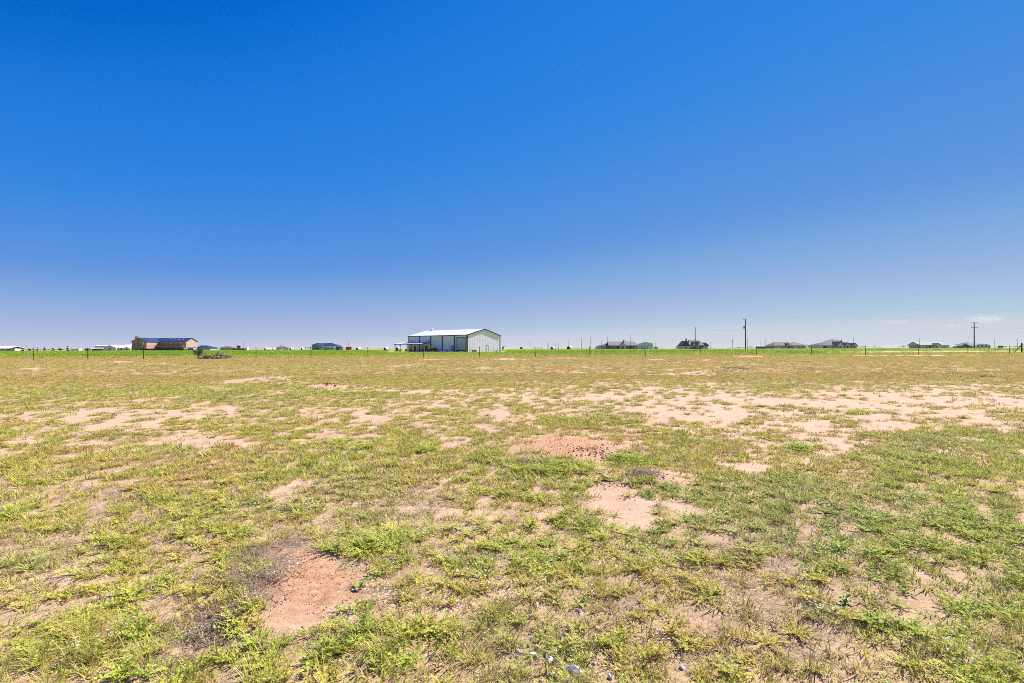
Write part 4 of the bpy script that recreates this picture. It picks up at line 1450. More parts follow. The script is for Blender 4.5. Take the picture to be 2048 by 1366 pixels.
# pale blue house with dark roof
def pale_blue_house():
    D = 300
    s = D / F
    e = empty('pale_blue_house', (gx(624, D), D, 0), 0, 'pale blue metal house with dark blue roof and open carport', 'house')
    X = lambda p: (p - 624) * s
    gable_walls(0, X(646), 0, 10, 3.7, 1.15, 'y').build('wall', M['blue_wall'], e)
    gable_roof(0, X(646), 0, 10, 3.7, 1.15, 'y', .4).build('roof', M['blue_roof'], e)
    gable_walls(X(646) + .02, X(669), 1.5, 10, 3.2, .05, 'x').build('wall', M['white_paint'], e)
    hip_roof(X(640), X(669), 1.5, 10, 3.25, 1.6, .5, 1.0, inset_r=4.0).build('roof', M['blue_roof'], e)
    for a, b_ in ((627, 629), (641, 644)): window(e, X(a), X(b_), 2.3, 3.1, 0)
    for a, b_ in ((648.5, 651), (654, 656.5), (661, 664)): window(e, X(a), X(b_), 1.1, 2.3, 1.5)
    MB().box(X(616), X(640), -4.5, -.003, 2.3, 2.45).build('carport_roof', M['blue_roof'], e)
    for p in (616.6, 622, 628, 634, 639.5):
        MB().box(X(p) - .08, X(p) + .08, -4.4, -4.24, -.2, 2.298).build('carport_post', M['dark_trim'], e)
    door(e, X(634), X(637.5), 2.1, 0, 'white_paint', 'door_brown')


pale_blue_house()
simple_cottage('garden_shed', 'small dark shed with blue roof touching the pale blue house', 670.5, 682, 302, 2.1, .7, 'dark_wood', 'blue_roof', ((.7, .9),), hip=.5, depth=4, cat='shed', over=.2)


# ------------------------------------------------------------------ round bales
def bale(px, D, r, w, rz, label, wrap='bale_wrap'):
    e = empty('round_bale', (gx(px, D), D, 0), rz, label, 'bale', 'wrapped round bales in the field')
    MB().cyl_y(0, r, r, -w / 2, w / 2, 20).build('wrap', M[wrap], e)
    for s_ in (-1, 1):
        MB().cyl_y(0, r, r * .96, s_ * (w / 2 + .001), s_ * (w / 2 + .05), 20).build('end', M['bale_end'], e)
    return e


for px, D, r, lb in ((533.5, 290, 1.05, 'dark-ended round bale, leftmost of the pair right of the trailers'),
                     (540, 296, 1.05, 'white wrapped round bale close beside the leftmost dark-ended one'),
                     (548, 300, 1.05, 'round bale at the right end of the first group in the field'),
                     (584, 285, 1.05, 'round bale alone left of the pale blue house carport'),
                     (606, 330, 1.05, 'small round bale just left of the pale blue house carport'),
                     (717.5, 255, 1.05, 'white round bale standing alone right of the red trailer'),
                     (773, 262, 1.05, 'white round bale nearest the left end of the workshop porch'),
                     (797.5, 250, 1.1, 'white round bale seen under the left end of the porch roof'),
                     (1105.5, 310, 1.15, 'white round bale right of the workshop, first of two'),
                     (1139, 300, 1.3, 'white round bale right of the workshop, the larger and farther right of two')):
    bale(px, D, r, 2.0, -0.75, lb)
bale(371, 278, 1.1, 1.8, -0.9, 'yellowish round bale at the foot of the brick house gable', 'hay')
bale(389, 279, 1.0, 1.6, -0.8, 'pale round bale at the right corner of the brick house')


# ------------------------------------------------------------------ houses on the right
def ranch_house():
    D = 300; s = D / F
    e = empty('ranch_house', (gx(1205, D), D, 0), 0, 'long ranch house with grey roof and dark-framed entrance gable', 'house')
    X = lambda p: (p - 1205) * s
    gable_walls(X(1218), X(1275), 0, 10, 2.75, .05, 'x').build('wall', M['shingle_brown'], e)
    hip_roof(X(1219), X(1275), 0, 10, 2.8, 2.45, .6, .4, inset_r=1.6).build('roof', M['pale_grey_roof'], e)
    gable_walls(X(1206), X(1218) - .02, 2, 10, 2.3, .05, 'x').build('wall', M['slate_wall'], e)
    hip_roof(X(1206), X(1219), 2, 10, 2.32, 1.7, .5, 3.0, inset_r=.1).build('roof', M['shingle_dark'], e)
    gable_walls(X(1238), X(1250), -2.2, -.01, 2.75, 1.35, 'y').build('porch_wall', M['tan_brick'], e)
    gable_roof(X(1238), X(1250), -2.2, 3.4, 2.8, 1.4, 'y', .45, .22).build('porch_roof', M['shingle_dark'], e)
    MB().box(X(1241), X(1247), -2.26, -2.203, .2, 2.5).build('entrance_glass', M['glass'], e)
    chimney(e, X(1249), X(1251.5), 3.5, 4.3, 4, 6.0)
    for a, b_ in ((1222, 1226), (1229, 1233), (1253, 1256.5), (1266, 1270.5)): window(e, X(a), X(b_), .9, 2.3, 0)
    garage_door(e, X(1258), X(1264), 2.2, 0, 'door_brown')
    for p in (1220, 1235.5, 1252): MB().box(X(p) - .14, X(p) + .14, -1.9, -1.62, -.2, 2.7).build('porch_post', M['dark_wood'], e)


M['pale_grey_roof'] = mat('pale_grey_shingles', (0.25, 0.25, 0.255), 0.9, 0.12, 3)
ranch_house()


def grey_barn():
    D = 310; s = D / F
    e = empty('grey_metal_barn', (gx(1277, D), D, 0), 0, 'grey metal barn with low gable right of the ranch house', 'barn')
    w = 29 * s
    gable_walls(0, w, 0, 12, 3.9, 1.15, 'y').build('wall', M['galv'], e)
    gable_roof(0, w, 0, 12, 3.9, 1.15, 'y', .25, .14).build('roof', M['slate_wall'], e)
    garage_door(e, w * .64, w * .9, 2.9, 0, 'white_paint', 5)
    door(e, w * .2, w * .29, 2.1, 0, 'dark_trim', 'white_paint')


grey_barn()


def dormer(parent, x, y, z, w, m='shingle_dark'):
    n = 8
    poly = [(x - w / 2, z), (x + w / 2, z)] + [(x + w / 2 * math.cos(a), z + .7 + w / 2 * math.sin(a)) for a in [math.pi * k / n for k in range(n + 1)]]
    d = MB().prism(poly, y, y + 2.4).build('dormer', M['cream'], parent)
    o = [(x + (w / 2 + .18) * math.cos(a), z + .7 + (w / 2 + .18) * math.sin(a)) for a in [math.pi * k / n for k in range(n + 1)]]
    i = [(x + (w / 2 + .01) * math.cos(a), z + .7 + (w / 2 + .01) * math.sin(a)) for a in [math.pi * k / n for k in range(n, -1, -1)]]
    MB().prism(o + i, y - .25, y + 2.4).build('dormer_roof', M[m], d)
    MB().box(x - w * .28, x + w * .28, y - .04, y - .003, z + .2, z + 1.1).build('pane', M['glass'], d)


def dormer_house():
    D = 290; s = D / F
    e = empty('dormer_house', (gx(1362, D), D, 0), 0, 'tall-roofed house with two round dormers behind the bare pole', 'house')
    X = lambda p: (p - 1362) * s
    MB().box(X(1362.5), X(1415), 0, 9, -.2, 2.7).build('wall', M['tan_brick'], e)
    hip_roof(X(1376), X(1408), -1.2, 9, 2.75, 3.3, .3, 2.4, inset_r=3.2).build('roof', M['shingle_grey'], e)
    hip_front(X(1362.5), X(1377), -2.2, 6, 2.4, 2.9, .4, 1.6).build('wing_roof', M['shingle_dark'], e)
    MB().box(X(1363), X(1376.5), -2.2, -.003, -.2, 2.39).build('wing_wall', M['tan_brick'], e)
    hip_front(X(1406), X(1415), -1.6, 6, 2.4, 1.9, .4, 1.4).build('wing_roof', M['shingle_dark'], e)
    MB().box(X(1406.5), X(1414.6), -1.6, -.003, -.2, 2.39).build('wing_wall', M['tan_brick'], e)
    hip_roof(X(1396), X(1409), 2, 9, 3.2, 2.3, .4, 1.4).build('rear_roof', M['shingle_dark'], e)
    for p in (1386.5, 1396): dormer(e, X(p), .1, 3.5, 1.5)
    chimney(e, X(1376.5), X(1378.5), 4, 4.8, 3, 6.6)
    for a, b_ in ((1367, 1370.5), (1409, 1412)): window(e, X(a), X(b_), .9, 2.1, -2.2 if a < 1400 else -1.6)
    for a, b_ in ((1381, 1384), (1392, 1395), (1399, 1402)): window(e, X(a), X(b_), .8, 2.2, 0)
    for p in (1379.5, 1386, 1395.5, 1400.5, 1404.8): MB().box(X(p) - .14, X(p) + .14, -1.3, -1.02, -.2, 2.72).build('porch_post', M['cream'], e)
    door(e, X(1388), X(1390.5), 2.2, 0, 'white_paint', 'door_brown')


dormer_house()


def hip_house():
    D = 290; s = D / F
    e = empty('hip_roofed_house', (gx(1548, D), D, 0), 0, 'cream brick house with brownish hip roofs at the end of the red-brown fence', 'house')
    X = lambda p: (p - 1548) * s
    MB().box(X(1549), X(1609.5), 0, 10, -.2, 2.35).build('wall', M['tan_brick'], e)
    hip_roof(X(1549), X(1596), 0, 10, 2.4, 2.15, .5, 3.2).build('roof', M['shingle_brown'], e)
    hip_roof(X(1583), X(1609.5), -.8, 9, 2.45, 1.95, .5, 3.4).build('roof', M['shingle_brown'], e)
    MB().box(X(1585), X(1609), -.8, -.003, -.2, 2.42).build('wing_wall', M['tan_brick'], e)
    gable_walls(X(1570), X(1577), -1.5, -.01, 2.4, 1.2, 'y').build('porch_wall', M['cream'], e)
    gable_roof(X(1570), X(1577), -1.5, 3, 2.45, 1.25, 'y', .35).build('porch_roof', M['shingle_brown'], e)
    MB().box(X(1572), X(1575), -1.55, -1.503, .1, 2.1).build('entrance', M['door_brown'], e)
    garage_door(e, X(1556), X(1562), 2.05, 0, 'white_paint')
    garage_door(e, X(1586.5), X(1593), 2.05, -.8, 'white_paint')
    for a, b_ in ((1563.5, 1565.5),): window(e, X(a), X(b_), .9, 2.0, 0)
    for a, b_ in ((1596, 1599), (1602, 1605.5)): window(e, X(a), X(b_), .8, 2.0, -.8)


hip_house()
board_fence('red_brown_fence', 'low red-brown board fence left of the cream hip-roofed house', gx(1512, 270), gx(1548, 288), 270, 288, 2.0, 'red_brown', 40)


def many_gabled_house():
    D = 295; s = D / F
    e = empty('many_gabled_house', (gx(1640, D), D, 0), 0, 'dark-roofed house with several pale gables and a tall chimney pipe', 'house')
    X = lambda p: (p - 1640) * s
    MB().box(X(1641), X(1711), 0, 11, -.2, 2.4).build('wall', M['tan_brick'], e)
    hip_roof(X(1641), X(1668), 1, 11, 2.42, 1.6, .5, 3.6).build('roof', M['shingle_dark'], e)
    hip_roof(X(1655), X(1706), 2, 13, 2.45, 3.6, .5, 6.4, inset_r=5.0).build('roof', M['shingle_grey'], e)
    for (a, b_, h, r, y, rm) in ((1669, 1683, 2.4, 2.3, -2.4, 'shingle_dark'), (1686, 1697, 2.4, 1.7, -1.8, 'shingle_dark'), (1702, 1712, 2.3, 1.5, -1.2, 'shingle_dark')):
        gable_walls(X(a), X(b_), y, .0 - .01, h, r, 'y').build('gable_wall', M['cream'] if a != 1686 else M['tan_brick'], e)
        gable_roof(X(a), X(b_), y, 5, h, r, 'y', .4, .2).build('gable_roof', M[rm], e)
    gable_walls(X(1681), X(1688), 1.5, 4, 3.0, 1.5, 'y').build('upper_gable', M['tan_brick'], e)
    gable_roof(X(1681), X(1688), 1.5, 5.5, 3.0, 1.5, 'y', .3, .2).build('gable_roof', M['shingle_dark'], e)
    garage_door(e, X(1647), X(1653), 2.0, 0, 'dark_wood')
    window(e, X(1673.5), X(1677), .8, 2.1, -2.4)
    window(e, X(1705), X(1708.5), .8, 2.0, -1.2)
    MB().box(X(1689.8), X(1693), -1.86, -1.803, .1, 2.2).build('entrance', M['door_brown'], e)
    MB().tube([(X(1692.5), 4.5, 3.5), (X(1692.5), 4.5, 6.0)], .3, 10).build('chimney_pipe', M['dark_trim'], e)
    window(e, X(1656.5), X(1659), .9, 2.0, 0)


many_gabled_house()


def long_grey_house():
    D = 290; s = D / F
    e = empty('long_grey_house', (gx(1820, D), D, 0), 0, 'long grey metal house with pale roof and small porch gable', 'house')
    X = lambda p: (p - 1820) * s
    gable_walls(X(1844), X(1902), 1, 9.6, 2.5, .05, 'x').build('wall', M['galv'], e)
    MB().prism_x([(1, 0), (9.6, 0), (9.6, 2.5), (5.3, 4.45), (1, 2.5)], X(1844) - .1, X(1844) - .003).build('end_wall', M['slate_wall'], e)  # slate grey puts the shade of this end into its colour
    MB().prism_x([(.4, 2.15), (5.3, 4.4), (5.3, 4.75), (.4, 2.5)], X(1844) - .75, X(1844) - .6).prism_x([(5.3, 4.4), (10.2, 2.15), (10.2, 2.5), (5.3, 4.75)], X(1844) - .75, X(1844) - .6).build('rake_trim', M['blue_roof'], e)
    hip_roof(X(1844), X(1902), 1, 9.6, 2.52, 2.0, .55, 0.0, inset_r=3.4).build('roof', M['pale_roof'], e)
    gable_walls(X(1866), X(1878), -1.2, .98, 2.45, 1.0, 'y').build('porch_wall', M['cream'], e)
    gable_roof(X(1866), X(1878), -1.2, 4, 2.5, 1.05, 'y', .4, .2).build('porch_roof', M['blue_roof'], e)
    door(e, X(1869), X(1871.2), 2.1, -1.2, 'white_paint', 'dark_wood')
    for a, b_ in ((1848, 1850), (1855, 1857), (1861, 1864.5), (1880, 1882.5), (1891.5, 1893.5)): window(e, X(a), X(b_), .9, 2.2, 1)


long_grey_house()


def red_barn_house():
    D = 285; s = D / F
    e = empty('dark_barn', (gx(1925, D), D, 0), 0, 'dark-walled barn with grey roof and red end wall behind the crossarm pole', 'barn')
    X = lambda p: (p - 1925) * s
    gable_walls(X(1941), X(1951), 0, 5.4, 2.0, 1.15, 'x').build('wall', M['dark_slate'], e)
    gable_roof(X(1941), X(1953), 0, 5.4, 2.0, 1.15, 'x', .3, .16).build('roof', M['pale_grey_roof'], e)
    gable_walls(X(1951), X(1989), 2.5, 12, 2.3, .05, 'x').build('wall', M['red_wall'], e)
    hip_roof(X(1951), X(1976), 2.5, 12, 2.75, 1.3, .5, 1.8, inset_r=2.0).build('roof', M['shingle_grey'], e)
    hip_roof(X(1970), X(1989), 2.8, 11, 2.35, 1.3, .4, .6, inset_r=3.2).build('roof', M['shingle_grey'], e)
    MB().box(X(1951), X(1966), 2.3, 2.497, 2.1, 2.74).build('fascia', M['red_brown'], e)
    window(e, X(1982), X(1984.5), .9, 1.9, 2.5)


M['dark_slate'] = mat('dark_slate_wall', (0.12, 0.125, 0.14), 0.7, 0.12)
red_barn_house()


def camper(px0, px1, D, label):
    s = D / F
    e = empty('camper_trailer', (gx(px0, D), D, 0), 0, label, 'camper')
    w = (px1 - px0) * s
    MB().prism([(.3, .55), (w - .2, .55), (w, .9), (w, 2.75), (w - .15, 2.9), (.8, 2.9), (0, 2.2), (.0, 1.2)], 0, 2.4).build('body', M['white_paint'], e)
    MB().box(.6, w - .3, -.03, -.003, 1.0, 1.12).build('stripe', M['slate_wall'], e)
    for a, b_ in ((.10, .2), (.42, .52), (.76, .88)): window(e, a * w, b_ * w, 1.6, 2.2, 0, 'dark_trim', mull=False)
    f = MB().box(w * .6, w * .7, -.04, -.003, .7, 2.4).build('door', M['white_paint'], e)
    for x in (w * .45, w * .55): wheel(e, x, .12, .36, .24, 'chrome')
    MB().tube([(.2, 1.2, .6), (-1.1, 1.2, .5)], .06).build('hitch', M['dark_trim'], e)


camper(1953, 1977, 276, 'long white camper trailer parked in front of the dark barn')


# ------------------------------------------------------------------ vehicles and small things by the houses
def pickup(px, D, rz, label, m):
    e = empty('pickup_truck', (gx(px, D), D, 0), rz, label, 'pickup')
    MB().prism([(-2.6, .55), (2.6, .55), (2.6, 1.05), (1.5, 1.12), (-2.6, 1.12)], -.9, .9).build('body', M[m], e)
    MB().prism([(-.7, 1.125), (1.35, 1.125), (.75, 1.75), (-.6, 1.75)], -.82, .82).build('cab', M[m], e)
    MB().prism([(-.5, 1.2), (1.1, 1.2), (.65, 1.65), (-.45, 1.65)], -.84, .84).build('pane', M['glass'], e)
    for x in (-1.7, 1.6):
        for s_ in (-1, 1): wheel(e, x, s_ * .82, .4, .24, 'chrome')
    MB().box(2.6, 2.65, -.85, -.55, .75, .95).build('headlight', M['white_paint'], e)
    MB().box(2.6, 2.65, .55, .85, .75, .95).build('headlight', M['white_paint'], e)


pickup(1909, 300, 2.6, 'pale pickup truck right of the long grey house', 'cream')
pickup(1389, 240, 0.4, 'dark pickup truck at the foot of the bare pole in front of the dormer house', 'dark_trim')


# ------------------------------------------------------------------ poles and power lines
def pole_obj(px, top, D, label, r=0.15, name='utility_pole', arm=False, base=0.0, transformer=False, group='far utility poles'):
    h = gz(px, top, D)
    e = empty(name, (gx(px, D), D, 0), 0, label, 'pole', group)
    p = MB().tube([(0, 0, -.3), (0, 0, h * .5), (0, 0, h)], [r * 1.15, r, r * .75], 8).build('shaft', M['pole_wood'], e)
    MB().tube([(0, 0, h), (0, 0, h + .22)], [.06, .04], 6).build('insulator', M['galv'], e)
    if arm:
        a = MB().box(-1.2, 1.2, -.2, -.08, h - .75, h - .62).build('crossarm', M['pole_wood'], e)
        for x in (-1.1, -.5, .5, 1.1): MB().tube([(x, -.14, h - .62), (x, -.14, h - .4)], .05, 6).build('insulator', M['galv'], a)
    if transformer:
        MB().tube([(-.45, 0, h * .78 - .5), (-.45, 0, h * .78 + .5)], .28, 10).build('transformer', M['slate_wall'], e)
    return e, h


FAR_POLES = [
    (51.5, 689, 'thin pole above the row of small trees at the far left, right of the shed'),
    (92, 690, 'thin pole rising behind the middle of the small tree row at the left'),
    (155.5, 692, 'short far pole behind the long low white trailer'),
    (487.5, 684, 'left one of two thin poles right of the teal tractor'),
    (500, 684, 'right one of two thin poles right of the teal tractor'),
    (697.5, 682, 'thin pole standing behind the red box trailer'),
    (1060, 680, 'lone thin pole on the horizon right of the workshop'),
    (1094.5, 683, 'thin far pole left of the first round bale right of the workshop'),
    (1097.5, 684, 'faint far pole hard beside another left of the first right-hand bale'),
    (1106, 682, 'faint far pole directly above the first round bale right of the workshop'),
    (1111.5, 684, 'faint far pole between the two right-hand bales, nearest the first'),
    (1117, 685, 'shortest faint pole between the two round bales on the right'),
    (1137.5, 680, 'thin pole directly above the larger right-hand round bale'),
    (1163, 676, 'pale pole about midway between the larger bale and the ranch house'),
    (1181.5, 674, 'dark tall pole left of the small red-roofed cabin'),
    (1202.5, 680, 'short dark pole in front of the small red-roofed cabin'),
    (1215.5, 674, 'pale pole behind the left end of the ranch house'),
    (1260.5, 669, 'dark pole standing against the ranch house roof'),
    (1311, 684, 'faint far pole right of the grey metal barn'),
    (1421.5, 683, 'faint far pole right of the dormer house'),
    (1495, 676, 'pale pole close behind the tall transformer pole'),
    (1521.5, 684, 'faint pole rising over the red-brown fence, the left one'),
    (1530.5, 677, 'darker pole rising over the red-brown fence, the right one'),
    (1628.5, 684, 'faint far pole right of the cream hip-roofed house'),
    (1640.5, 685, 'short faint pole at the left end of the many-gabled house'),
    (1664.5, 677, 'dark pole in front of the left roof of the many-gabled house'),
    (1707.5, 676, 'pale pole at the right end of the many-gabled house'),
    (1736, 684, 'left one of two far poles right of the many-gabled house'),
    (1749.5, 684, 'right one of two far poles right of the many-gabled house'),
    (1838.5, 677, 'pole rising over the grey gable end of the long grey house'),
    (1989.5, 679, 'short dark pole at the right end of the dark barn'),
    (2034.5, 677, 'pale pole left of the wooden corner post at the right edge'),
]
for px, top, lb in FAR_POLES:
    hp = 9.0
    D = (hp - CAM_H) * F / (hor(px) - top)
    if px in (1202.5, 1260.5, 1664.5, 1838.5, 1707.5, 1215.5): D = min(D, 282.0)
    pole_obj(px, top, D, lb, 0.12 if D < 450 else 0.16)
pole_obj(1465.5, 677, 400, 'dark pole with a small transformer between the dormer house and the tall pole', .17, transformer=True)

P1 = pole_obj(1390.5, 654, 215, 'bare dark pole in front of the dormer house', 0.17, 'utility_pole', group=None)
P2 = pole_obj(1491, 638, 175, 'tallest dark utility pole with a grey transformer can', 0.19, 'utility_pole', group=None)
e2, h2 = P2
tr = MB().tube([(-.52, -.1, 8.0), (-.52, -.1, 8.95)], .27, 12).build('transformer', M['slate_wall'], e2)
MB().box(-.3, -.1, -.14, -.04, 8.2, 8.35).box(-.3, -.1, -.14, -.04, 8.6, 8.75).build('bracket', M['galv'], tr)
MB().box(-.85, 0, -.06, .06, h2 - .35, h2 - .25).build('side_arm', M['pole_wood'], e2)
MB().tube([(-.75, 0, h2 - .25), (-.75, 0, h2 + .2)], [.09, .05], 8).build('insulator', M['galv'], e2)
D3 = 200
h3 = gz(1948.5, 645, D3)
e3 = empty('crossarm_pole', (gx(1948.5, D3), D3, 0), 0, 'dark power pole with two crossarms in front of the dark barn', 'pole')
MB().tube([(0, 0, -.3), (0, 0, h3 * .5), (0, 0, h3)], [.21, .18, .14], 8).build('shaft', M['pole_wood'], e3)
for z in (h3 - .2, h3 - 2.05):
    a = MB().box(-1.35, 1.35, -.26, -.15, z - .07, z + .07).build('crossarm', M['pole_wood'], e3)
    for x in (-1.25, -.6, .6, 1.25): MB().tube([(x, -.2, z + .07), (x, -.2, z + .3)], .05, 6).build('insulator', M['galv'], a)
# the next pole of the line towards the viewer stands outside the picture; wires run up to it
e4, h4 = pole_obj(1024 + 1000 * 92 / 46, HOR - 1000 * 9.6 / 46, 46, 'near power pole beyond the right edge of the picture', .17, 'utility_pole', group=None)


def sag_wire(name, a, b, sag, label, r=0.012):
    n = 24
    pts = []
    for i in range(n + 1):
        t = i / n
        p = mathutils.Vector(a).lerp(mathutils.Vector(b), t)
        p.z -= sag * 4 * t * (1 - t)
        pts.append(p)
    o = MB().tube(pts, r, 5).build(name, M['line'])
    return tag(o, label, 'power line')


x1_, x2_ = gx(1390.5, 215), gx(1491, 175)
sag_wire('power_line', (x1_, 215, P1[1] - .3), (x2_, 175, 7.9), 0.9, 'sagging line between the bare pole and the tallest pole', .02)
sag_wire('power_line', (x2_, 175, h2 + .1), (92, 46, 10.6), 1.6, 'upper power line running from the tallest pole to the right edge', .007)
sag_wire('power_line', (x2_, 175, h2 - 1.2), (92, 46, 8.2), 1.3, 'lower power line running from the tallest pole to the right edge', .007)
X3 = gx(1948.5, D3)
for k_, (dx, dz, lb) in enumerate(((1.25, .1, 'line leaving the upper crossarm towards the right edge'), (1.25, -1.75, 'line leaving the lower crossarm towards the right edge'))):
    sag_wire('power_line', (X3 + dx, D3 - .2, h3 + dz), (X3 + 90, D3 + 40, h3 + dz + .3), 2.2, lb, .02)
MB().tube([(X3 - .2, D3, h3 - 2.2), (X3 - 4.5, D3, 0)], .02, 5).build('guy_wire', M['line'], None)
tag(bpy.data.objects['guy_wire'], 'thin guy wire slanting down left of the crossarm pole', 'guy wire')


# ------------------------------------------------------------------ wire fence across the field
def fence_y(x): return 74 + 0.162 * x


fe = empty('wire_fence', (0, 74, 0), 0, 'barbed wire fence on dark steel posts across the field', 'fence')
POSTS = [-70, -44, 67, 176, 287, 398, 512, 622, 736, 847, 959, 1071, 1180, 1291, 1402, 1513, 1623, 1731, 1837, 1934, 2019]
tops = []
prev = None
for i, px in enumerate(POSTS):
    k = (px - 1024) / F
    D = 74 / (1 - 0.162 * k)
    x = k * D
    z0 = float(height(np.array([x]), np.array([D]))[0])
    lean = random.uniform(-.035, .035) if not (1050 < px < 1600) else random.uniform(-.075, -.03)
    h = 1.62 + random.uniform(-.06, .06)
    mb = MB()
    mb.box(-.022, .022, -.004, .004, -.25, h).box(-.005, .005, -.035, -.0045, -.25, h)
    o = mb.build('post', M['post_steel'], fe, (x, D - 74, z0))
    o.rotation_euler = (0, lean, random.uniform(-.4, .4))
    o.scale = (1.7, 1.7, 1)
    tops.append((x + math.sin(lean) * h, D, z0, h))
for q, hz in enumerate((0.35, 0.72, 1.08, 1.42)):
    pts = []
    for i in range(len(tops) - 1):
        a, b_ = tops[i], tops[i + 1]
        for t in (0, .25, .5, .75):
            pts.append((a[0] + (b_[0] - a[0]) * t, a[1] + (b_[1] - a[1]) * t - 74, a[2] * (1 - t) + b_[2] * t + hz - .05 * 4 * t * (1 - t)))
    pts.append((tops[-1][0], tops[-1][1] - 74, tops[-1][2] + hz))
    MB().tube(pts, .004, 4).build('wire', M['wire'], fe)

# wooden corner brace at the right edge
Dc = 101
cx = gx(2043.5, Dc)
ce = empty('corner_brace', (cx, Dc, 0), 0.1, 'dark wooden corner post with diagonal brace at the right edge', 'fence post')
hc = gz(2043.5, 686, Dc)
MB().tube([(0, 0, -.3), (0, 0, hc)], [.12, .11], 10).build('post', M['dark_wood'], ce)
MB().tube([(-1.95, 0, 0.0), (-.08, 0, hc - .4)], .075, 8).build('brace', M['dark_wood'], ce)
MB().tube([(.1, 0, hc - .35), (2.6, 0, hc - .38)], .06, 8).build('rail', M['dark_wood'], ce)
MB().tube([(2.6, 0, -.3), (2.6, 0, hc)], [.12, .11], 10).build('post', M['dark_wood'], ce)

# grey pipe post and a white stake in front of / behind the fence
D = 63.0
g_ = MB().tube([(0, 0, -.3), (0, 0, 1.82)], .035, 8).build('pipe_post', M['galv'], None, (gx(55.5, D), D, 0))
tag(g_, 'pale grey pipe post left of the fence at the far left', 'post')
D = 76.0
st = empty('survey_stake', (gx(584.5, D), D, 0), 0, 'leaning white stake between two fence posts left of the pale blue house', 'stake')
sk = MB().box(-.03, .03, -.02, .02, -.1, .75).build('stake', M['white_paint'], st); sk.rotation_euler = (0, .1, 0)


# ------------------------------------------------------------------ brush pile and small trees
def branchy(mb, rnd, p, d, ln, r, depth):
    pts = [p]
    dd = d.normalized()
    for k in range(3):
        dd = (dd + mathutils.Vector((rnd.gauss(0, .25), rnd.gauss(0, .25), rnd.gauss(0, .15)))).normalized()
        q = pts[-1] + dd * ln / 3
        q.z = max(q.z, .03)
        pts.append(q)
    mb.tube(pts, [r, r * .8, r * .6, r * .35], 5)
    if depth > 0:
        for k in (1, 2, 3):
            nd = (dd + mathutils.Vector((rnd.gauss(0, .8), rnd.gauss(0, .8), rnd.gauss(.1, .5)))).normalized()
            branchy(mb, rnd, pts[k], nd, ln * .55, r * .5, depth - 1)


Dp = 67.5
bp_ = empty('brush_pile', (gx(428, Dp), Dp, float(height(np.array([gx(428, Dp)]), np.array([Dp]))[0]) - .02), 0,
            'grey pile of dead branches and stumps beside the small tree', 'brush pile')
rnd = random.Random(5)
pile = [(-1.4, .35), (-.9, .5), (-.3, .62), (.3, .8), (.8, .7), (1.3, .5), (1.75, .35)]
for k in range(90):
    x, hh = rnd.choice(pile)
    mb = MB()
    a = rnd.uniform(0, 6.283)
    branchy(mb, rnd, mathutils.Vector((x + rnd.gauss(0, .25), rnd.gauss(0, .45), rnd.uniform(.05, hh))),
            mathutils.Vector((math.cos(a), math.sin(a), rnd.uniform(-.35, .35))), rnd.uniform(.35, .75), rnd.uniform(.03, .065), 1)
    mb.build('branch', M['grey_wood'], bp_)
for (x, y, r_, ln, a) in ((.75, -.7, .2, .7, 0.2), (1.25, -.65, .19, .6, -.5), (-.5, -.6, .15, .6, 1.0), (.1, -.5, .16, .9, .3), (-1.3, -.5, .13, .5, 1.8)):
    mb = MB().tube([(x, y, r_ * .9), (x + ln * math.cos(a + 1.57), y + ln * math.sin(a + 1.57), r_ * 1.1)], [r_, r_ * .9], 10)
    lg = mb.build('log', M['grey_wood'], bp_)
    MB().tube([(x - .01 * math.cos(a + 1.57), y - .01 * math.sin(a + 1.57), r_ * .9), (x, y, r_ * .9)], r_ * .72, 10).build('hollow_shade', M['rubber'], lg)  # black disc paints the shade of a hollow log end


def static_leaf_mat(name, col, var=0.35):
    m = bpy.data.materials.new(name)
    m.use_nodes = True
    n, l = m.node_tree.nodes, m.node_tree.links
    b = n['Principled BSDF']; b.inputs['Roughness'].default_value = .6; b.inputs['Specular IOR Level'].default_value = .2
    geo = n.new('ShaderNodeNewGeometry')
    rp = n.new('ShaderNodeValToRGB')
    rp.color_ramp.elements[0].color = (*[c * (1 - var) for c in col], 1)
    rp.color_ramp.elements[1].color = (*[c * (1 + var) for c in col], 1)
    l.new(geo.outputs['Random Per Island'], rp.inputs[0])
    l.new(rp.outputs[0], b.inputs['Base Color'])
    t = n.new('ShaderNodeBsdfTranslucent'); l.new(rp.outputs[0], t.inputs[0])
    ms = n.new('ShaderNodeMixShader'); ms.inputs[0].default_value = .25
    l.new(b.outputs[0], ms.inputs[1]); l.new(t.outputs[0], ms.inputs[2])
    l.new(ms.outputs[0], n['Material Output'].inputs[0])
    return m


M['tree_leaf'] = static_leaf_mat('tree_leaf', (0.055, 0.085, 0.03))
M['dark_leaf'] = static_leaf_mat('dark_evergreen_leaf', (0.03, 0.05, 0.025))


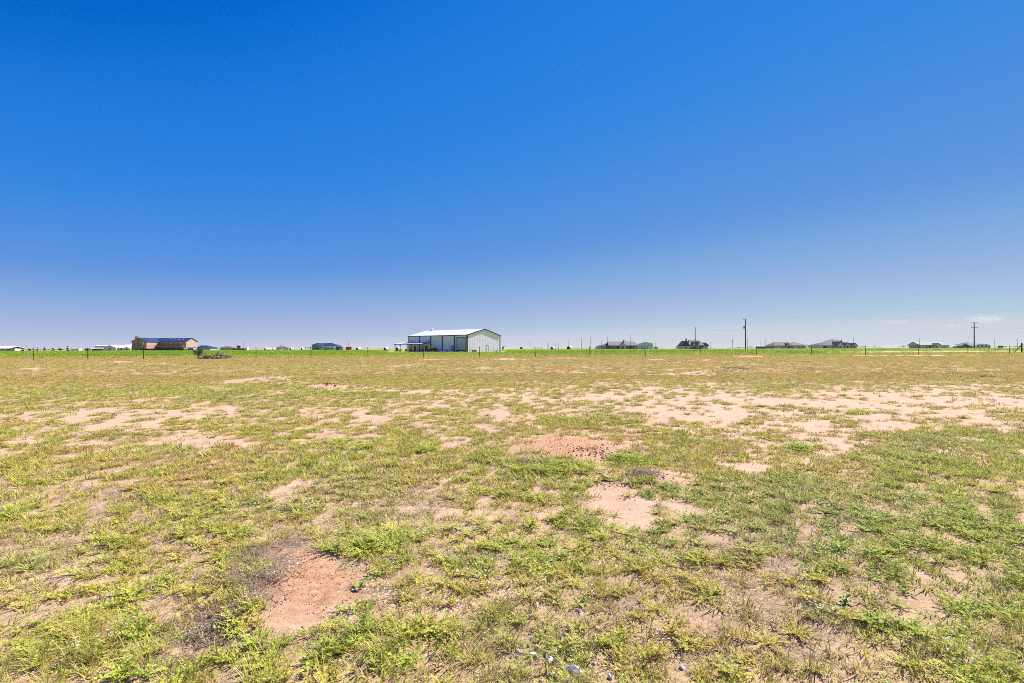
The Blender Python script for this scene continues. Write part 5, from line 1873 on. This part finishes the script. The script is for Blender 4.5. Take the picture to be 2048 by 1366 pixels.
def leaf_tree(name, loc, h, r, label, seed, m='tree_leaf', trunk_h=.3, n=420, lw=.09, group=None, cone=False, cat='tree'):
    e = empty(name, loc, 0, label, cat, group)
    rnd = random.Random(seed)
    mb = MB()
    mb.tube([(0, 0, -.1), (.02 * h, 0, h * .35), (0, .02 * h, h * .8)], [.035 * h, .028 * h, .008 * h], 6)
    lobes = []
    for k in range(7):
        a = k * 2.4 + rnd.uniform(-.4, .4); z = h * rnd.uniform(trunk_h + .12, .85)
        rr = r * (1 - (z / h) * .9 if cone else rnd.uniform(.35, .7))
        p = (rr * math.cos(a), rr * math.sin(a), z)
        mb.tube([(0, 0, z * .7), p], [.015 * h, .006 * h], 5)
        lobes.append((p, r * rnd.uniform(.35, .6)))
    mb.build('trunk', M['pole_wood'], e)
    V, Fc = [], []
    for i in range(n):
        (lx, ly, lz), lr = rnd.choice(lobes)
        d = mathutils.Vector((rnd.gauss(0, 1), rnd.gauss(0, 1), rnd.gauss(0, 1))).normalized() * lr * rnd.uniform(.3, 1) ** .5
        p = mathutils.Vector((lx, ly, lz)) + d * (1 if not cone else .75)
        if p.z < h * trunk_h * .7: continue
        u = mathutils.Vector((rnd.gauss(0, 1), rnd.gauss(0, 1), rnd.gauss(0, 1))).normalized() * lw * rnd.uniform(.7, 1.6)
        w = u.cross(mathutils.Vector((rnd.gauss(0, 1), rnd.gauss(0, 1), rnd.gauss(0, 1)))).normalized() * lw * .5
        b0 = len(V)
        V += [tuple(p - u), tuple(p - w), tuple(p + u), tuple(p + w)]
        Fc.append((b0, b0 + 1, b0 + 2, b0 + 3))
    c = MB(); c.add(V, Fc); c.build('crown', M[m], e)
    return e


leaf_tree('sapling', (gx(396, 69), 69, 0), 1.65, .72, 'small dark green tree left of the brush pile', 3, 'dark_leaf', .28, 1500, .04)
xr = [(19, 250), (27, 255), (44, 248), (58, 252), (74, 250), (89, 251), (105, 249), (119.5, 246), (135, 244)]
ordn = ['first', 'second', 'third', 'fourth', 'fifth', 'sixth', 'seventh', 'eighth', 'last']
for i, (px, D) in enumerate(xr):
    leaf_tree('conifer', (gx(px, D), D, 0), 2.3 + .35 * (i % 3) + (.5 if i in (7, 8) else 0), .75, 'small dark conifer, %s from the left in the far-left row' % ordn[i], 40 + i, 'dark_leaf', .1, 260, .16, 'row of small conifers', True)
for (px, D, h, r, lb, sd) in ((458, 300, 2.4, 2.2, 'low green bush left of the teal tractor', 61), (466, 296, 2.0, 1.8, 'low green bush touching the teal tractor', 62),
                              (1620, 320, 3.3, 2.4, 'round dark tree right of the cream hip-roofed house', 63), (1609, 310, 2.6, 1.2, 'small green tree at the right end of the cream hip-roofed house', 64),
                              (1580, 284, 2.3, 1.0, 'small light green tree in front of the cream hip-roofed house', 65), (1311.5, 330, 2.2, 1.6, 'low dark bush right of the grey metal barn', 66),
                              (1912, 290, 2.3, 1.3, 'dark bush beside the pale pickup truck', 67), (1005.5, 330, 3.0, 1.0, 'small lone tree right of the workshop', 68),
                              (655, 285, 2.0, 1.6, 'low green bush in front of the pale blue house', 69), (1676, 283, 2.1, 1.2, 'dark shrub at the foot of the largest pale gable', 70),
                              (1042.5, 700, 3.2, 2.2, 'lone far bush on the horizon right of the workshop', 71), (564, 600, 6.0, 4.0, 'rounded far tree left of the pale blue house', 72),
                              (557, 620, 3.6, 3.6, 'low far tree left of the rounded far tree', 73), (572, 610, 3.2, 3.8, 'low far tree right of the rounded far tree', 74)):
    leaf_tree('tree', (gx(px, D), D, 0), h, r, lb, sd, 'tree_leaf', .15, 500, .14 * D / 300, 'trees around the far houses')


# far tree lines, too far off to count
def far_trees():
    segs = [(40, 130, 2600, 8), (430, 560, 3000, 5), (1065, 1090, 2400, 8), (1475, 1515, 2600, 9), (1715, 1762, 2700, 10), (1795, 1822, 2500, 13), (1990, 2030, 2600, 9),
            (2030, 2250, 2700, 8), (-200, 40, 2700, 8), (1100, 1480, 3200, 5), (1515, 1720, 3100, 5), (1822, 1990, 3100, 5), (640, 800, 3200, 4)]
    P_, S_ = [], []
    for a, b_, D, h in segs:
        n_ = int((b_ - a) * D / F / (h * .55))
        px = rng.uniform(a, b_, n_)
        dd = D * rng.uniform(.94, 1.06, n_)
        prof = 0.45 + 0.75 * vn(px * 0.09, px * 0 + 3.3, 5)
        P_.append(np.stack([(px - 1024) * dd / F, dd, np.zeros(n_)], 1)); S_.append(h * prof * rng.uniform(.6, 1.1, n_))
    pos = np.concatenate(P_)
    pr = [proto_mesh('far_tree', bush_clump(160, .75, .95, .13, 800 + i), M['cropleaf']) for i in range(3)]
    scatter('far_trees', 'blue-green tree line along the far horizon', 'trees', pr, pos, rots(len(pos), .02), np.concatenate(S_), rng.integers(0, 3, len(pos)),
            np.tile((0.07, 0.10, 0.075), (len(pos), 1)) * rng.uniform(.7, 1.2, (len(pos), 1)))  # bluish tint mixes distance haze into the leaf colour


far_trees()


# ------------------------------------------------------------------ stones in the foreground and leafy weeds
STONES = [(1146, 1342, .052, 'largest chalky stone, pale and rough, near the bottom edge'), (1135, 1358, .030, None), (1037, 1304, .022, None), (1083, 1272, .030, None),
          (1075, 1298, .034, None), (1108, 1303, .030, None), (1141, 1303, .034, None), (1078, 1250, .030, None), (1099, 1319, .026, None), (1066, 1310, .026, None),
          (1180, 1308, .024, None), (1236, 1268, .020, None), (1072, 1210, .028, None), (942, 1210, .020, 'chalky white stone lying apart left of the stone scatter'),
          (1060, 1276, .015, None), (1161, 1344, .026, None), (1220, 1351, .028, None), (1102, 1344, .024, None), (1362, 1334, .022, 'chalky white stone lying apart right of the stone scatter'),
          (1118, 1316, .018, None), (1192, 1252, .018, None), (1150, 1322, .018, None), (1320, 1352, .016, None), (1126, 1330, .015, None)]
lumps = []
for i in range(6):
    q = lump(950 + i, .62, .45); q.materials.append(M['stone']); lumps.append(q)
for i, (px, py, r_, lb) in enumerate(STONES):
    x, D = g_of(px, py)
    z = float(height(np.array([x]), np.array([D]))[0])
    o = bpy.data.objects.new('stone', lumps[i % 6])
    COL.objects.link(o)
    o.location = (x, D, z + r_ * .3)
    r_ *= 0.62
    o.location.z = z + r_ * .15
    o.scale = (r_, r_, r_ * 1.05)
    o.rotation_euler = (random.uniform(-.3, .3), random.uniform(-.3, .3), random.uniform(0, 6.28))
    tag(o, lb or 'small chalky white stone in the scatter near the bottom edge', 'stone', 'chalky stones in the grass')


M['dark_clod'] = mat('dark_brown_clod', (0.10, 0.055, 0.035), 0.95, 0.3, 4)  # dark brown tone for one small lump
q = lump(977, .6, .5); q.materials.append(M['dark_clod'])
x, D = g_of(1212, 962)
o = bpy.data.objects.new('earth_clod', q)
COL.objects.link(o)
o.location = (x, D, float(height(np.array([x]), np.array([D]))[0]) + .012); o.scale = (.055, .04, .035); o.rotation_euler = (0, .2, -.5)
tag(o, 'dark brown clod of earth at the upper end of the sandy strip', 'clod')


def broadleaf(px, py, n, ll, label, seed):
    x, D = g_of(px, py)
    z = float(height(np.array([x]), np.array([D]))[0])
    e = empty('broadleaf_weed', (x, D, z), 0, label, 'weed')
    rnd = random.Random(seed)
    for k in range(n):
        a = k * 2.39996 + rnd.uniform(-.3, .3)
        off = rnd.uniform(.2, 1.0) * ll * 1.1
        el = rnd.uniform(.05, .5)
        L = ll * rnd.uniform(.7, 1.2); w = L * .34
        c = mathutils.Vector((math.cos(a) * off, math.sin(a) * off, .015 + rnd.uniform(0, .03)))
        d = mathutils.Vector((math.cos(a) * math.cos(el), math.sin(a) * math.cos(el), math.sin(el)))
        s_ = mathutils.Vector((-math.sin(a), math.cos(a), 0))
        up = mathutils.Vector((0, 0, 1))
        V, Fc = [], []
        for t, ww in ((0, .12), (.25, .8), (.5, 1.0), (.75, .7), (1.0, .03)):
            m_ = c + d * L * t - up * (.35 * L * t * t)
            V += [tuple(m_ - s_ * w * ww + up * w * .25 * ww), tuple(m_), tuple(m_ + s_ * w * ww + up * w * .25 * ww)]
        for q in range(4):
            Fc += [(q * 3, q * 3 + 1, q * 3 + 4, q * 3 + 3), (q * 3 + 1, q * 3 + 2, q * 3 + 5, q * 3 + 4)]
        MB().add(V, Fc).build('leaf', M['broad_leaf'], e, smooth=True)
        MB().tube([(0, 0, .0), tuple(c * .6 + up * .01), tuple(c)], [.003, .0025, .002], 5).build('stem', M['broad_leaf'], e)


M['broad_leaf'] = static_leaf_mat('broad_leaf', (0.22, 0.36, 0.045), .3)
broadleaf(1742, 1247, 16, .032, 'leafy bright green weed on bare soil in the lower right', 1)
broadleaf(1688, 1208, 9, .028, 'smaller leafy weed just behind the bright green one in the lower right', 2)
broadleaf(1058, 1050, 9, .035, 'leafy weed left of the sandy strip in the middle foreground', 3)
broadleaf(1128, 1040, 7, .035, 'leafy weed touching the sandy strip in the middle foreground', 4)
broadleaf(1600, 900, 10, .11, 'dark upright leafy weed on the bare right-hand field', 5)
broadleaf(850, 905, 9, .09, 'small dark leafy weed on bare soil left of the red mound', 6)
broadleaf(720, 1175, 6, .04, 'small leafy weed at the right edge of the red soil patch', 7)


# ------------------------------------------------------------------ air and clouds
def haze():
    o = MB().box(-5200, 5200, -5200, 5200, -1.5, 13.2).build('haze', None)
    m = bpy.data.materials.new('haze')
    m.use_nodes = True
    n, l = m.node_tree.nodes, m.node_tree.links
    n.remove(n['Principled BSDF'])
    v = n.new('ShaderNodeVolumePrincipled')
    v.inputs['Color'].default_value = (0.75, 0.83, 0.95, 1)
    v.inputs['Density'].default_value = 0.00003
    v.inputs['Anisotropy'].default_value = 0.2
    l.new(v.outputs[0], n['Material Output'].inputs['Volume'])
    o.data.materials.append(m)
    tag(o, 'thin pale haze over the far fields', 'haze', kind='stuff')


haze()


def cloud_mat():
    m = bpy.data.materials.new('cloud')
    m.use_nodes = True
    n, l = m.node_tree.nodes, m.node_tree.links
    n.remove(n['Principled BSDF'])
    v = n.new('ShaderNodeVolumePrincipled')
    v.inputs['Color'].default_value = (0.98, 0.98, 0.98, 1)
    tc = n.new('ShaderNodeTexCoord')
    nz = n.new('ShaderNodeTexNoise'); nz.inputs['Scale'].default_value = 2.2; nz.inputs['Detail'].default_value = 5
    l.new(tc.outputs['Object'], nz.inputs['Vector'])
    ln = n.new('ShaderNodeVectorMath'); ln.operation = 'LENGTH'; l.new(tc.outputs['Object'], ln.inputs[0])
    fo = n.new('ShaderNodeMapRange'); fo.inputs[1].default_value = 1.0; fo.inputs[2].default_value = 0.2
    l.new(ln.outputs['Value'], fo.inputs[0])
    th = n.new('ShaderNodeMapRange'); th.inputs[1].default_value = 0.42; th.inputs[2].default_value = 0.7
    l.new(nz.outputs['Fac'], th.inputs[0])
    mu = n.new('ShaderNodeMath'); mu.operation = 'MULTIPLY'; l.new(fo.outputs[0], mu.inputs[0]); l.new(th.outputs[0], mu.inputs[1])
    m2 = n.new('ShaderNodeMath'); m2.operation = 'MULTIPLY'; l.new(mu.outputs[0], m2.inputs[0]); m2.inputs[1].default_value = 0.007
    l.new(m2.outputs[0], v.inputs['Density'])
    l.new(v.outputs[0], n['Material Output'].inputs['Volume'])
    return m


CM = cloud_mat()
import bmesh
for (px, py, w, h, lb) in ((1970, 640, 30, 11, 'largest faint white cloud low over the crossarm pole'), (1905, 652, 18, 5, 'small faint cloud left of the crossarm pole'),
                           (1793, 644, 22, 4, 'thin wisp of cloud above the far poles right of the many-gabled house'), (1808, 659, 10, 3, 'tiny wisp of cloud just over the long grey house')):
    D = 9000.0
    bm = bmesh.new(); bmesh.ops.create_icosphere(bm, subdivisions=3, radius=1)
    me_ = bpy.data.meshes.new('cloud'); bm.to_mesh(me_); bm.free()
    me_.materials.append(CM)
    o = bpy.data.objects.new('cloud', me_); COL.objects.link(o)
    o.location = (gx(px, D), D, gz(px, py, D))
    o.scale = (w * D / F * 1.25, w * D / F, h * D / F * 1.25)
    tag(o, lb, 'cloud', 'faint clouds low on the right')
